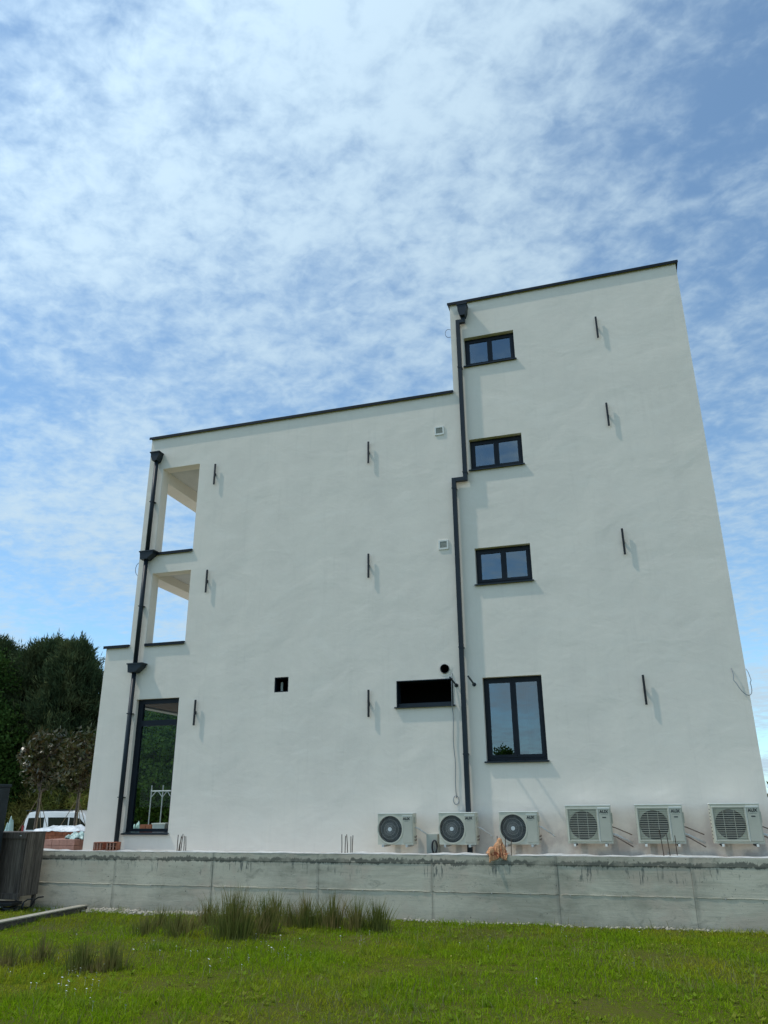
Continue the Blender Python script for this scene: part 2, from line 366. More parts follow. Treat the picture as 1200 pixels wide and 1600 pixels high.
tag(sheet('yard', np.r_[-800,-300,-100,np.arange(-50,-18,2.),np.arange(-18,-12,.2),np.arange(-12,31,2.),100,300,800], np.r_[np.arange(-.8,7,.2),np.arange(7,16,1.),20,30,60,120,300,800], yard_z, 'yard_earth'), kind='structure')

# ------------------------------------------------------------------ the building
TW = .32                                                        # wall thickness
bld = empty('apartment_building', (-5, 0, 1.17))
tag(bld, 'white plastered flat-roofed apartment block with a taller stair tower', 'building')
def bpart(mb, name, mat, parent=None, smooth=False):
    """build with world coordinates under the building (whose Empty stands at its base)"""
    o = mb.build(name, mat, parent or bld, smooth)
    if parent is None: o.location = -Vector(bld.location)
    return o
XL, XM, XR, XW = -12.41, -3.40, 2.44, -13.13
ZB, ZW, ZM, ZT = .9, 6.17, 12.26, 14.97
solids = [(XL, XM, ZB, ZM), (XM, XR, ZB, ZT), (XW, XL, ZB, ZW)]
WIN = [(-3.06, -1.74, 12.93, 13.83), (-3.06, -1.74, 9.95, 10.82), (-3.06, -1.74, 7.0, 7.92), (-3.04, -1.72, 3.02, 4.85)]
DOORW = (-12.03, -10.79, 1.56, 4.76)
LOG = [(-11.94, -10.76, 8.70, 11.24), (-11.94, -10.76, 6.19, 8.12)]
SQ = (-8.17, -7.80, 4.76, 5.12); NICHE = (-5.06, -3.72, 4.26, 4.875); HOLE = (-4.005, -3.785, 4.985, 5.205)
holes = WIN+[DOORW]+LOG+[SQ, NICHE, HOLE]
xs = sorted({a for s_ in solids+holes for a in s_[:2]}); zs = sorted({a for s_ in solids+holes for a in s_[2:]})
def inside(x, z): return any(a < x < b and c_ < z < d for a, b, c_, d in solids) and not any(a < x < b and c_ < z < d for a, b, c_, d in holes)
nx, nz = len(xs), len(zs); fill = [[inside((xs[i]+xs[i+1])/2, (zs[j]+zs[j+1])/2) for j in range(nz-1)] for i in range(nx-1)]
mb = MB(); vid = {}
def gv(i, j, k):
    if (i, j, k) not in vid: vid[(i, j, k)] = len(mb.v); mb.v.append((xs[i], TW*k, zs[j]))
    return vid[(i, j, k)]
for i in range(nx-1):
    for j in range(nz-1):
        if not fill[i][j]: continue
        mb.f += [(gv(i,j,0), gv(i+1,j,0), gv(i+1,j+1,0), gv(i,j+1,0)), (gv(i,j,1), gv(i,j+1,1), gv(i+1,j+1,1), gv(i+1,j,1))]
        def F_(a, b): return 0 <= a < nx-1 and 0 <= b < nz-1 and fill[a][b]
        if not F_(i-1, j): mb.f.append((gv(i,j,0), gv(i,j+1,0), gv(i,j+1,1), gv(i,j,1)))
        if not F_(i+1, j): mb.f.append((gv(i+1,j,0), gv(i+1,j,1), gv(i+1,j+1,1), gv(i+1,j+1,0)))
        if not F_(i, j-1): mb.f.append((gv(i,j,0), gv(i,j,1), gv(i+1,j,1), gv(i+1,j,0)))
        if not F_(i, j+1): mb.f.append((gv(i,j+1,0), gv(i+1,j+1,0), gv(i+1,j+1,1), gv(i,j+1,1)))
wall_o = bpart(mb, 'front_wall', 'white_plaster')
BD = 9.0                                                        # building depth
XI = -10.76                                                     # inner wall of the loggias
bpart(MB().box(XR-TW, XR, TW+.002, BD, ZB, ZT-.02), 'side_wall', 'white_plaster')
bpart(MB().box(XI, XR-TW-.002, BD-TW, BD, ZB, ZM-.02).box(XM, XR-TW-.002, BD-TW, BD, ZM-.018, ZT-.02), 'rear_wall', 'white_plaster')
bpart(MB().box(XM+.002, XM+.24, TW+.002, BD-TW-.002, ZM-.3, ZT-.02), 'tower_wall', 'white_plaster')
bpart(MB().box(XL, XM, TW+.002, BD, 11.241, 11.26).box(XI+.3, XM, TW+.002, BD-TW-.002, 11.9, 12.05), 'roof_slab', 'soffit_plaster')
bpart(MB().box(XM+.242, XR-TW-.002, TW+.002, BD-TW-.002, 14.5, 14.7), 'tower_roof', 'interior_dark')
bpart(MB().box(XI, XI+.28, TW+.002, BD-TW-.002, 6.172, 11.239), 'loggia_wall', 'white_plaster')
# loggia edge beams, corner pier at the rear, floor slabs
bpart(MB().box(XL, -11.94, TW+.002, BD-.5, 10.91, 11.239), 'edge_beam', 'white_plaster')
bpart(MB().box(XL, -11.94, TW+.002, BD-.5, 11.262, ZM-.02), 'parapet', 'white_plaster')
bpart(MB().box(XL, -11.94, TW+.002, BD-.5, 8.05, 8.68), 'edge_beam', 'white_plaster')
bpart(MB().box(XL, -11.94, BD-.498, BD, 6.172, 11.239), 'corner_pier', 'white_plaster')
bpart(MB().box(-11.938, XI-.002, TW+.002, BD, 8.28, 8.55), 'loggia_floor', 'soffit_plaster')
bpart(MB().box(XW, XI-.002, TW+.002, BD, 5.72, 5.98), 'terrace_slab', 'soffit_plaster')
bpart(MB().box(XW, XW+.25, TW+.002, BD, 5.982, 6.15), 'parapet', 'white_plaster')
# ground-floor corner room: west side open on to the yard
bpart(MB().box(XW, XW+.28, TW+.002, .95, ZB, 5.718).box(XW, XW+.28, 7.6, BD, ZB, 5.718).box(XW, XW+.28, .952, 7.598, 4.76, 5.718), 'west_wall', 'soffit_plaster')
bpart(MB().box(XW+.282, -8.72, TW+.002, BD-TW, 4.80, 4.9), 'ceiling', 'ceiling_wood')
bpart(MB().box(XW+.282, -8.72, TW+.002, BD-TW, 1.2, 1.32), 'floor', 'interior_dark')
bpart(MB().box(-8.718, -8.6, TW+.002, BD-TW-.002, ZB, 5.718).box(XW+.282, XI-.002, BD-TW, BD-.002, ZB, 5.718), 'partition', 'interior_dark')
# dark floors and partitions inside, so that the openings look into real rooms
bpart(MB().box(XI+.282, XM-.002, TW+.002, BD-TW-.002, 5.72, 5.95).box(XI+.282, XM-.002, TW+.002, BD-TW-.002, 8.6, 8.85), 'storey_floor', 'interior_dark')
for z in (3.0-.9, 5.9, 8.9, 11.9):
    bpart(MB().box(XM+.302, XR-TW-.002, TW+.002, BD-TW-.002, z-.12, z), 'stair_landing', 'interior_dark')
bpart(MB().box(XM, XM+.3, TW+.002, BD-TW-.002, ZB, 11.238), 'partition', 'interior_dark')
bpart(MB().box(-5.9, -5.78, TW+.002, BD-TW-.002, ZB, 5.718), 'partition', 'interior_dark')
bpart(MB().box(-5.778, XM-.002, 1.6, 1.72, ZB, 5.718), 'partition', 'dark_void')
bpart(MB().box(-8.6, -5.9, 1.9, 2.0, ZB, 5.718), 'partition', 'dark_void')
x0, x1, z0, z1 = SQ
sf = bpart(MB().box(x0+.002, x0+.022, .012, .30, z0+.022, z1-.022).box(x1-.022, x1-.002, .012, .30, z0+.022, z1-.022).box(x0+.002, x1-.002, .012, .30, z1-.021, z1-.002).box(x0+.002, x1-.002, .012, .30, z0+.002, z0+.021), 'opening_lining', 'anthracite')
MB().box(-8.07, -8.02, .16, .20, z0+.022, z1-.10).build('inner_post', 'grille_grey', sf)
# copings
cp = MB()
def coping(x0, x1, z, y0=-.062, y1=TW+.03):
    b = MB().box(x0, x1, y0, y1, z+.002, z+.030).box(x0, x1, y0, y0+.012, z-.045, z+.0018)
    return bpart(b, 'coping', 'anthracite')
coping(XL-.06, XM-.002, ZM); coping(XM-.06, XR+.06, ZT); coping(XW-.06, XL-.004, ZW)
coping(-11.94, XI, 8.70-.028, -.055); coping(-11.94, XI, 6.19-.028, -.055)
bpart(MB().box(XR-TW, XR+.06, TW+.032, BD, ZT-.018, ZT+.03), 'coping', 'anthracite')
bpart(MB().box(XM-.06, XM+.28, TW+.032, BD, ZT-.018, ZT+.03), 'coping', 'anthracite')

# windows
def window(x0, x1, z0, z1, dy=.13, sashes=2):
    fw_, fd = .055, .07
    f = MB().box(x0+.003, x1-.003, dy, dy+fd, z0+.045, z0+.045+fw_).box(x0+.003, x1-.003, dy, dy+fd, z1-.003-fw_, z1-.003)
    f.box(x0+.003, x0+.003+fw_, dy, dy+fd, z0+.046+fw_, z1-.004-fw_).box(x1-.003-fw_, x1-.003, dy, dy+fd, z0+.046+fw_, z1-.004-fw_)
    w = bpart(f, 'window', 'anthracite')
    ix0, ix1, iz0, iz1 = x0+.003+fw_, x1-.003-fw_, z0+.045+fw_, z1-.003-fw_
    wd = (ix1-ix0)/sashes
    for k in range(sashes):
        a, b = ix0+k*wd+.002, ix0+(k+1)*wd-.002; s_ = .062
        y0, y1 = dy-.012, dy+.05
        m_ = MB().box(a, b, y0, y1, iz0+.002, iz0+s_).box(a, b, y0, y1, iz1-s_, iz1-.002).box(a, a+s_, y0, y1, iz0+s_+.001, iz1-s_-.001).box(b-s_, b, y0, y1, iz0+s_+.001, iz1-s_-.001)
        m_.build('sash', 'anthracite', w)
        MB().box(a+s_-.006, b-s_+.006, dy+.012, dy+.018, iz0+s_-.006, iz1-s_+.006).build('pane', 'window_glass', w)
    # sloped sill with upturned lip
    MB().prism([(-.062, z0-.012), (-.062, z0+.018), (dy, z0+.040), (dy, z0+.024), (-.048, z0+.004), (-.048, z0-.012)], 'x', x0-.035, x1+.035).build('sill', 'pipe_grey', w)
    return w
for w_ in WIN: window(*w_)
# tall fixed window with a top light, bottom left
x0, x1, z0, z1 = DOORW; dy = .10; ft = .075
f = MB().box(x0+.003, x0+.003+.15, dy, dy+.08, z0+.045, z1-.003).box(x1-ft, x1-.003, dy, dy+.08, z0+.045, z1-.003)
f.box(x0+.154, x1-ft-.001, dy, dy+.08, z0+.045, z0+.045+ft).box(x0+.154, x1-ft-.001, dy, dy+.08, z1-.115, z1-.003).box(x0+.154, x1-ft-.001, dy-.01, dy+.08, 4.10, 4.235)
tw = bpart(f, 'window', 'anthracite')
MB().box(x0+.15, x1-ft+.004, dy+.03, dy+.038, z0+.115, 4.104).build('pane', 'clear_glass', tw)
MB().box(x0+.15, x1-ft+.004, dy+.03, dy+.038, 4.231, z1-.112).build('pane', 'clear_glass', tw)
MB().prism([(-.062, z0-.012), (-.062, z0+.018), (dy, z0+.040), (dy, z0+.024), (-.048, z0+.004), (-.048, z0-.012)], 'x', x0-.02, x1+.035).build('sill', 'pipe_grey', tw)
# metal-lined niche, vent tube, small grilles
x0, x1, z0, z1 = NICHE
nf = MB().box(x0+.002, x0+.02, -.014, .30, z0+.02, z1-.02).box(x1-.02, x1-.002, -.014, .30, z0+.02, z1-.02).box(x0+.002, x1-.002, -.014, .30, z1-.019, z1-.002).box(x0+.021, x1-.021, .05, .10, z0+.022, z0+.10)
nw = bpart(nf, 'niche_lining', 'pipe_grey')
MB().prism([(-.062, z0-.012), (-.062, z0+.018), (.12, z0+.022), (.12, z0+.006), (-.048, z0+.004), (-.048, z0-.012)], 'x', x0-.045, x1+.045).build('sill', 'pipe_grey', nw)
fl = bpart(MB().ring(-3.895, 5.095, .106, .165, -.006, .004), 'vent_collar', 'white_plaster')
MB().ring(-3.895, 5.095, .098, .1055, -.03, .31).build('vent_tube', 'wire_dark', fl)
for zc in (11.187, 8.092):
    g = bpart(MB().box(-3.94, -3.90, -.025, -.001, zc-.12, zc+.12).box(-3.73, -3.693, -.025, -.001, zc-.12, zc+.12).box(-3.899, -3.731, -.025, -.001, zc+.085, zc+.12).box(-3.899, -3.731, -.025, -.001, zc-.12, zc-.075), 'vent_grille', 'vent_white')
    MB().box(-3.899, -3.731, -.010, -.002, zc-.075, zc+.085).build('backing', 'guard_dark', g)
    for k in range(7):
        MB().prism([(-.020, zc-.066+k*.021), (-.012, zc-.054+k*.021), (-.011, zc-.056+k*.021), (-.019, zc-.068+k*.021)], 'x', -3.898, -3.732).build('slat', 'grille_grey', g)
# two steel rods standing out of the wall
for xr in (-3.228, -3.640):
    rd = bpart(MB().tube([(xr, .01, 4.705), (xr-.01, -.62, 4.80)], .021, 8), 'anchor_rod', 'pipe_grey')
    MB().ring(xr, 4.707, .022, .045, -.008, -.001, 14).build('wall_plate', 'pipe_grey', rd)
# square downpipe with hopper, tower
def sqp(mb_, pts, h=.05):
    for a, b in zip(pts[:-1], pts[1:]):
        (xa, za), (xb, zb) = a, b
        if abs(xa-xb) < 1e-6: mb_.box(xa-h, xa+h, -.145, -.045, min(za, zb)-h, max(za, zb)+h)
        else: mb_.box(min(xa, xb)+h+.001, max(xa, xb)-h-.001, -.144, -.046, za-h+.001, za+h-.001)
    return mb_
dp = MB()
sqp(dp, [(-3.03, 14.36), (-3.03, 14.30)]); sqp(dp, [(-3.18, 14.30), (-3.18, 9.72)]); sqp(dp, [(-3.47, 9.72), (-3.47, 1.2)])
dp.box(-3.129, -3.081, -.144, -.046, 14.251, 14.349); dp.box(-3.419, -3.231, -.144, -.046, 9.671, 9.769)
pipe = bpart(dp, 'downpipe', 'pipe_grey')
MB().prism([(-3.155, 14.77), (-2.905, 14.77), (-2.92, 14.56), (-2.965, 14.42), (-3.095, 14.42), (-3.14, 14.56)], 'y', -.235, -.01).box(-3.17, -2.89, -.25, -.008, 14.75, 14.785).build('hopper', 'pipe_grey', pipe)
for (xb, zb) in ((-3.18, 12.9), (-3.18, 9.9), (-3.47, 9.5), (-3.47, 5.55), (-3.47, 3.2)):
    MB().box(xb-.058, xb+.058, -.152, -.001, zb-.018, zb+.018).build('pipe_clip', 'pipe_grey', pipe)
# round downpipe with three hoppers, left
pl = MB().tube([(-12.115, -.11, 11.48), (-12.115, -.11, 8.72)], .058, 14).tube([(-12.115, -.11, 8.50), (-12.115, -.11, 5.66)], .058, 14).tube([(-12.115, -.11, 5.44), (-12.115, -.11, 1.17)], .058, 14)
pipe = bpart(pl, 'downpipe', 'pipe_grey', smooth=True)
MB().prism([(-12.25, 11.70), (-11.98, 11.70), (-11.995, 11.56), (-12.045, 11.44), (-12.185, 11.44), (-12.235, 11.56)], 'y', -.24, -.01).box(-12.27, -11.96, -.26, -.008, 11.68, 11.715).build('hopper', 'pipe_grey', pipe)
for zc in (8.61, 5.55):
    MB().prism([(-12.26, zc+.10), (-11.83, zc+.10), (-11.86, zc+.01), (-12.03, zc-.12), (-12.23, zc-.12)], 'y', -.235, -.01).box(-12.28, -11.81, -.25, -.008, zc+.085, zc+.115).build('hopper', 'pipe_grey', pipe)
for zb in (10.2, 7.2, 4.4, 2.4):
    MB().box(-12.176, -12.054, -.171, -.001, zb-.010, zb+.010).build('pipe_clip', 'pipe_grey', pipe)

# wall lamps
def lamp(x, z1, label):
    o = empty('wall_lamp', (x, 0, z1-.62)); tag(o, label, 'lamp', 'slim bar lamps on the facade')
    MB().bbox(-.024, .024, -.078, -.050, 0, .62, .004).build('lamp_body', 'black_metal', o)
    MB().box(-.012, .012, -.0498, -.001, .27, .35).build('mounting_plate', 'black_metal', o)
rows = ['top', 'middle', 'lowest']
for z, r_ in zip((11.13, 8.05, 4.67), ('top', 'middle', 'bottom')): lamp(-10.23 if r_ != 'bottom' else -10.28, z, f'black bar wall lamp, {r_} one of the column beside the balcony openings')
for z, r_ in zip((11.14, 8.04, 4.70), ('top', 'middle', 'bottom')): lamp(-5.725, z, f'black bar wall lamp, {r_} one of the column halfway along the blank wall')
for z, r_ in zip((13.745, 11.27, 8.03, 4.72), ('highest', 'second highest', 'third highest', 'lowest')): lamp(.36 if r_ != 'lowest' else .415, z, f'black bar wall lamp, {r_} on the tall tower wall')

# loose cables
def cable(pts, r, mat, label):
    o = MB().tube(pts, r, 6).build('loose_cable', mat, None, True); tag(o, label, 'cable'); return o
def arc(cx, cz, rx, rz, a0, a1, y, n=26, tilt=0): return [(cx+rx*math.cos(R(a0+(a1-a0)*k/n)), y-.03*math.sin(math.pi*k/n), cz+rz*math.sin(R(a0+(a1-a0)*k/n))) for k in range(n+1)]
cable([(2.168, .0, 4.774)]+[(2.168+.02*math.sin(k), -.03-.01*k, 4.76-.08*k) for k in range(1, 4)]+[(2.20+.13*(1-math.cos(R(a)))+.08*math.sin(R(a)), -.09, 4.50-.30*math.sin(R(a))) for a in range(10, 171, 16)]+[(2.50, -.08, 4.50), (2.475, -.06, 4.66), (2.445, -.03, 4.74)], .0085, 'wire_grey', 'thin cable looping out of the right edge of the tower wall')
cable([(-3.735, -.012, 4.99), (-3.74, -.03, 4.85), (-3.742, -.07, 4.26)]+[(-3.745+.012*math.sin(k*.9)+.03*(k/14)**2*.6, -.03, 4.2-k*.135) for k in range(15)]+[(-3.74+.06*math.cos(R(a)), -.03, 2.26+.09*math.sin(R(a))) for a in range(60, 720, 30)], .009, 'wire_grey', 'thin grey cable dangling from the niche to a small coil')
cable([(-3.40, .1, 14.22)]+arc(-3.47, 14.10, .09, .13, 60, 300, .06)+[(-3.39, .1, 13.98)], .006, 'wire_dark', 'small wire loop on the left edge of the tower top')
cable([(-12.41, .12, 8.50)]+arc(-12.42, 8.32, .13, .2, 80, 280, .1)+[(-12.405, .12, 8.12)], .007, 'wire_dark', 'small wire loop on the left edge beside the balcony openings')

# ------------------------------------------------------------------ retaining wall
rw = empty('retaining_wall', (-5, -.85, .0)); tag(rw, 'low grey board-marked concrete retaining wall in front of the building', 'wall')
def rpart(mb_, name, mat, smooth=False):
    o = mb_.build(name, mat, rw, smooth); o.location = -Vector(rw.location); return o
YF = -1.0; WX0, WX1 = -22., 9.0
rpart(MB().box(WX0, WX1, YF+.016, -.70, -.5, 1.226), 'core', 'concrete')
seams = [-21.4, -18.92, -16.44, -13.95, -11.47, -8.99, -6.51, -4.09, -1.61, .80, 3.28, 5.76, 8.9]
for k, (a, b) in enumerate(zip(seams[:-1], seams[1:])):
    r_ = random.Random(k)
    j = [r_.uniform(-.005, .006) for _ in range(3)]
    rpart(MB().bbox(a+.002, b-.002, YF+j[0], YF+.03, -.45, .556+.008*r_.uniform(-1, 1), .004), 'panel', 'concrete')
    rpart(MB().bbox(a+.002, b-.002, YF+j[1]-.004, YF+.03, .562+.004*r_.uniform(-1, 1), 1.064, .003), 'panel', 'concrete')
    rpart(MB().bbox(a+.001, b-.001, YF+j[2]-.010, YF+.03, 1.070, 1.228, .004), 'top_pour', 'concrete')
    # hairline of squeezed-out mortar along the joint
    pts = [(a+.05+(b-a-.1)*q/24, YF-.006, .563+r_.uniform(-.006, .006)) for q in range(25)]
    rpart(MB().tube(pts, [r_.uniform(.003, .011) for _ in pts], 5), 'joint_fin', 'concrete')
    for q in range(3):
        xw = a+.35+.78*q+r_.uniform(-.2, .2)
        rpart(MB().tube([(xw, YF+.01, .562), (xw-.004, YF-.05, .556), (xw+.01, YF-.085+r_.uniform(-.02, .03), .545)], .006, 5), 'tie_wire', 'wire_grey')
# rough light mortar bed on top
tv = MB(); n_ = 260; xs_ = np.linspace(WX0, WX1, n_)
for x in xs_:
    dz = .010*math.sin(x*3.1)+.008*math.sin(x*11+1)+random.uniform(-.006, .006)
    tv.v += [(x, YF-.012+random.uniform(-.004, .004), 1.231), (x, YF-.006, 1.240+dz*.5), (x, -.70, 1.246+dz), (x, -.69, 1.2)]
for i in range(n_-1):
    for k in range(3): tv.f.append((4*i+k, 4*i+k+1, 4*i+4+k+1, 4*i+4+k))
rpart(tv, 'mortar_top', 'concrete_top')
def rebar(x, y, z1, lean=0):
    rpart(MB().tube([(x, y, 1.15), (x+lean*.4, y, (1.2+z1)/2), (x+lean, y+random.uniform(-.02, .02), z1)], .0085, 6), 'rebar', 'rebar_rust')
for x, z, l in ((-9.99, 1.58, -.01), (-9.93, 1.56, .01), (-9.90, 1.60, .03), (-9.82, 1.56, -.01), (-9.77, 1.55, -.02), (-9.96, 1.54, .05)): rebar(x, -.85, z, l)
for x, z, l in ((-6.06, 1.60, .0), (-5.99, 1.57, .01), (-5.93, 1.60, -.02), (-5.86, 1.56, .0), (-5.83, 1.58, .01)): rebar(x, -.85, z, l)
for x, z, l in ((.37, 1.70, -.03), (.48, 1.62, -.02), (.605, 1.60, .0)): rebar(x, -.9, z, l)
for x, z, l in ((-2.60, 1.56, .01), (-2.75, 1.58, .0), (-2.49, 1.52, .02)): rebar(x, -.9, z, l)

# ------------------------------------------------------------------ air conditioners
def text_mesh(body, size, name, parent, loc, mat='print_black', bold=.0):
    cu = bpy.data.curves.new(name, 'FONT'); cu.body = body; cu.size = size; cu.align_x = 'CENTER'; cu.align_y = 'CENTER'; cu.extrude = .0015; cu.offset = bold
    tmp = bpy.data.objects.new('tmp', cu); C.objects.link(tmp); bpy.context.view_layer.update()
    me = bpy.data.meshes.new_from_object(tmp.evaluated_get(bpy.context.evaluated_depsgraph_get())); bpy.data.objects.remove(tmp)
    me.materials.clear(); me.materials.append(MATS[mat]); me.name = name
    o = bpy.data.objects.new(name, me); C.objects.link(o); o.parent = parent; o.location = loc; o.rotation_euler = (R(90), 0, 0); return o
def ac_round():
    W, H_, Dp = .775, .605, .30; o = empty('air_conditioner')         # origin: bottom centre of the front face
    cx, cz, r = -.112, .303, .272
    b = MB()                                                         # casing: hollow front round the fan, closed elsewhere
    n = 40; yf = 0.
    # front plate with a round opening (ring of quads from the circle to the outline)
    def edge(a):
        dx, dz = math.cos(a), math.sin(a); ts = []
        if dx: ts.append(((W/2 if dx > 0 else -W/2)-cx)/dx)
        if dz: ts.append(((H_ if dz > 0 else 0)-cz)/dz)
        t_ = min(q for q in ts if q > 0); return (cx+dx*t_, yf, cz+dz*t_)
    corners = [math.atan2(zc-cz, xc-cx) % (2*math.pi) for xc in (-W/2, W/2) for zc in (0, H_)]
    ang = sorted(set([2*math.pi*k/n for k in range(n)]+corners)); o_ = len(b.v)
    for a in ang: b.v += [(cx+r*math.cos(a), yf, cz+r*math.sin(a)), edge(a)]
    for k in range(len(ang)):
        p, q = o_+2*k, o_+2*((k+1) % len(ang)); b.f.append((p, p+1, q+1, q))
    b.add([(-W/2,0,0),(W/2,0,0),(W/2,Dp,0),(-W/2,Dp,0),(-W/2,0,H_),(W/2,0,H_),(W/2,Dp,H_),(-W/2,Dp,H_)], [(0,1,2,3),(4,7,6,5),(1,5,6,2),(2,6,7,3),(3,7,4,0)])
    b.build('casing', 'casing_white', o)
    MB().bbox(-W/2-.008, W/2+.008, -.010, Dp+.006, H_+.001, H_+.018, .004).build('top_cover', 'vent_white', o)
    MB().ring(cx, cz, r-.008, r+.016, -.016, .05, 44).build('fan_ring', 'casing_white', o)
    MB().disc(cx, cz, r-.001, .16, .17).build('fan_well', 'fan_dark', o)
    fb = MB()
    for k in range(3):
        a0 = R(k*120+20); vs = []
        for i in range(6):
            for rr in (.06, .15, .235): a = a0+R(i*14-rr*60); vs.append((cx+rr*math.cos(a), .075+.012*i, cz+rr*math.sin(a)))
        fb.add(vs, [(3*i+j, 3*i+j+1, 3*i+j+4, 3*i+j+3) for i in range(5) for j in range(2)])
    fb.build('fan_blades', 'fan_dark', o)
    g = MB()
    for k in range(54):
        a = 2*math.pi*k/54
        g.tube([(cx+rr*math.cos(a+sw), -.012-.02*(1-rr/r), cz+rr*math.sin(a+sw)) for rr, sw in ((.055, 0), (.12, .18), (.19, .30), (.266, .36))], .0024, 4, False)
    for rr in (.12, .19): g.ring(cx, cz, rr-.002, rr+.002, -.03, -.024, 36)
    g.build('fan_guard', 'guard_dark', o)
    MB().disc(cx, cz, .043, -.036, -.018, 20).build('hub', 'hub_white', o)
    MB().bbox(.165, W/2-.012, -.012, .02, .035, H_-.035, .008).build('front_panel', 'casing_panel', o)
    MB().prism([(-.013, H_-.05), (-.016, H_-.034), (.01, H_-.03), (.01, H_-.05)], 'x', .160, W/2-.012).build('panel_lip', 'vent_white', o)
    text_mesh('AUX', .072, 'logo', o, (.252, -.014, H_-.098), bold=.003)
    MB().box(.21, .295, -.0135, -.0125, H_-.150, H_-.147).build('logo_line', 'print_black', o)
    for s_ in (-.26, .26):
        br = MB().box(s_-.022, s_+.022, -.06, Dp+.16, -.045, -.001).box(s_-.020, s_+.020, Dp+.13, Dp+.16, -.0009, .32).build('wall_bracket', 'bracket_steel', o)
        MB().bbox(s_-.028, s_+.028, .02, .075, -.001, .012, .003).build('rubber_foot', 'print_black', br)
    for zz_ in (.085, .145):
        MB().tube([(W/2, .15, zz_), (W/2+.035, .15, zz_), (W/2+.035, .15, zz_+.03)], .013, 8).build('valve', 'copper_line', o)
    MB().bbox(W/2, W/2+.022, .10, .24, .42, .54, .006).build('handle', 'casing_panel', o)
    MB().tube([(W/2, .2, .33), (W/2+.05, .22, .32), (W/2+.24, .29, .19)], .016, 8).tube([(W/2+.24, .29, .19), (W/2+.30, .32, .13)], .010, 6).build('drain_hose', 'pipe_white', o, True)
    return o
def ac_slat():
    W, H_, Dp = .875, .69, .33; o = empty('air_conditioner'); cx, cz, r = -.11, .335, .268
    gx0, gx1, gz0, gz1 = -W/2+.035, .175, .05, H_-.055
    b = MB().box(-W/2, gx0, 0, Dp, 0, H_).box(gx1, W/2, 0, Dp, 0, H_).box(gx0, gx1, 0, Dp, 0, gz0).box(gx0, gx1, 0, Dp, gz1, H_).box(gx0, gx1, .20, Dp-.001, gz0, gz1)
    b.build('casing', 'casing_white', o)
    for q in range(9): MB().box(-W/2-.002, -W/2+.0005, .08, .26, .07+q*.065, .09+q*.065).build('side_slot', 'print_black', o)
    MB().bbox(-W/2-.008, W/2+.008, -.012, Dp+.006, H_+.001, H_+.022, .005).build('top_cover', 'vent_white', o)
    fr = MB().bbox(gx0-.012, gx1+.012, -.026, .0, gz1-.004, gz1+.020, .005).bbox(gx0-.012, gx0+.012, -.026, .0, gz0-.012, gz1-.005, .005).bbox(gx1-.010, gx1+.012, -.026, .0, gz0-.012, gz1-.005, .005).bbox(gx0+.013, gx1-.011, -.026, .0, gz0-.014, gz0+.006, .005)
    fr.build('grille_frame', 'casing_white', o)
    # fan cowl: plate with a round opening, dark well, hub and blades
    cw = MB(); n = 44; corners = [math.atan2(zc-cz, xc-cx) % (2*math.pi) for xc in (gx0, gx1) for zc in (gz0, gz1)]
    ang = sorted(set([2*math.pi*k/n for k in range(n)]+corners))
    for a in ang:
        dx, dz = math.cos(a), math.sin(a); ts = []
        if abs(dx) > 1e-9: ts.append(((gx1 if dx > 0 else gx0)-cx)/dx)
        if abs(dz) > 1e-9: ts.append(((gz1 if dz > 0 else gz0)-cz)/dz)
        t_ = min(q for q in ts if q > 0); cw.v += [(cx+r*dx, .012, cz+r*dz), (cx+dx*t_, .012, cz+dz*t_)]
    for k in range(len(ang)): p, q = 2*k, 2*((k+1) % len(ang)); cw.f.append((p, p+1, q+1, q))
    cw.build('fan_cowl', 'casing_white', o)
    MB().disc(cx, cz, r+.01, .18, .19).ring(cx, cz, r, r+.008, .014, .18, 44).build('fan_well', 'fan_dark', o)
    fb = MB().disc(cx, cz, .05, .06, .16, 18)
    for k in range(3):
        a0 = R(k*120+75); vs = []
        for i in range(6):
            for rr in (.045, .15, .25): a = a0+R(i*13-rr*60); vs.append((cx+rr*math.cos(a), .07+.014*i, cz+rr*math.sin(a)))
        fb.add(vs, [(3*i+j, 3*i+j+1, 3*i+j+4, 3*i+j+3) for i in range(5) for j in range(2)])
    fb.build('fan_blades', 'fan_dark', o)
    gr = MB()
    for k in range(18):
        z = gz0+.02+k*(gz1-gz0-.035)/17.; gr.box(gx0+.012, gx1-.010, -.018, .004, z-.0038, z+.0038)
    for xv in (gx0+.19, gx0+.38): gr.box(xv-.004, xv+.004, .0045, .012, gz0+.004, gz1-.004)
    gr.build('grille_slats', 'casing_white', o)
    MB().bbox(.195, W/2-.014, -.020, .0, .035, H_-.030, .010).build('front_panel', 'casing_panel', o)
    MB().prism([(-.024, H_-.055), (-.026, H_-.032), (.0, H_-.026), (.0, H_-.055)], 'x', .192, W/2-.014).build('panel_lip', 'vent_white', o)
    MB().box(.188, .196, -.026, 0, .035, H_-.03).build('panel_edge', 'vent_white', o)
    text_mesh('AUX', .078, 'logo', o, (.308, -.022, H_-.108), bold=.003)
    MB().box(.245, .375, -.0215, -.0205, H_-.163, H_-.160).build('logo_line', 'print_black', o)
    MB().bbox(.272, .345, -.0225, -.0195, H_-.222, H_-.202, .001).build('badge', 'print_black', o)
    for s_ in (-.30, .30):
        br = MB().box(s_-.02, s_+.02, -.07, Dp+.14, -.05, -.006).box(s_-.018, s_+.018, Dp+.11, Dp+.14, -.0055, .34).build('wall_bracket', 'print_black', o)
        MB().box(s_-.021, s_+.021, -.078, -.0705, -.051, -.005).build('bracket_cap', 'vent_white', br)
    MB().bbox(W/2, W/2+.025, .08, .25, .36, .56, .008).build('handle', 'casing_panel', o)
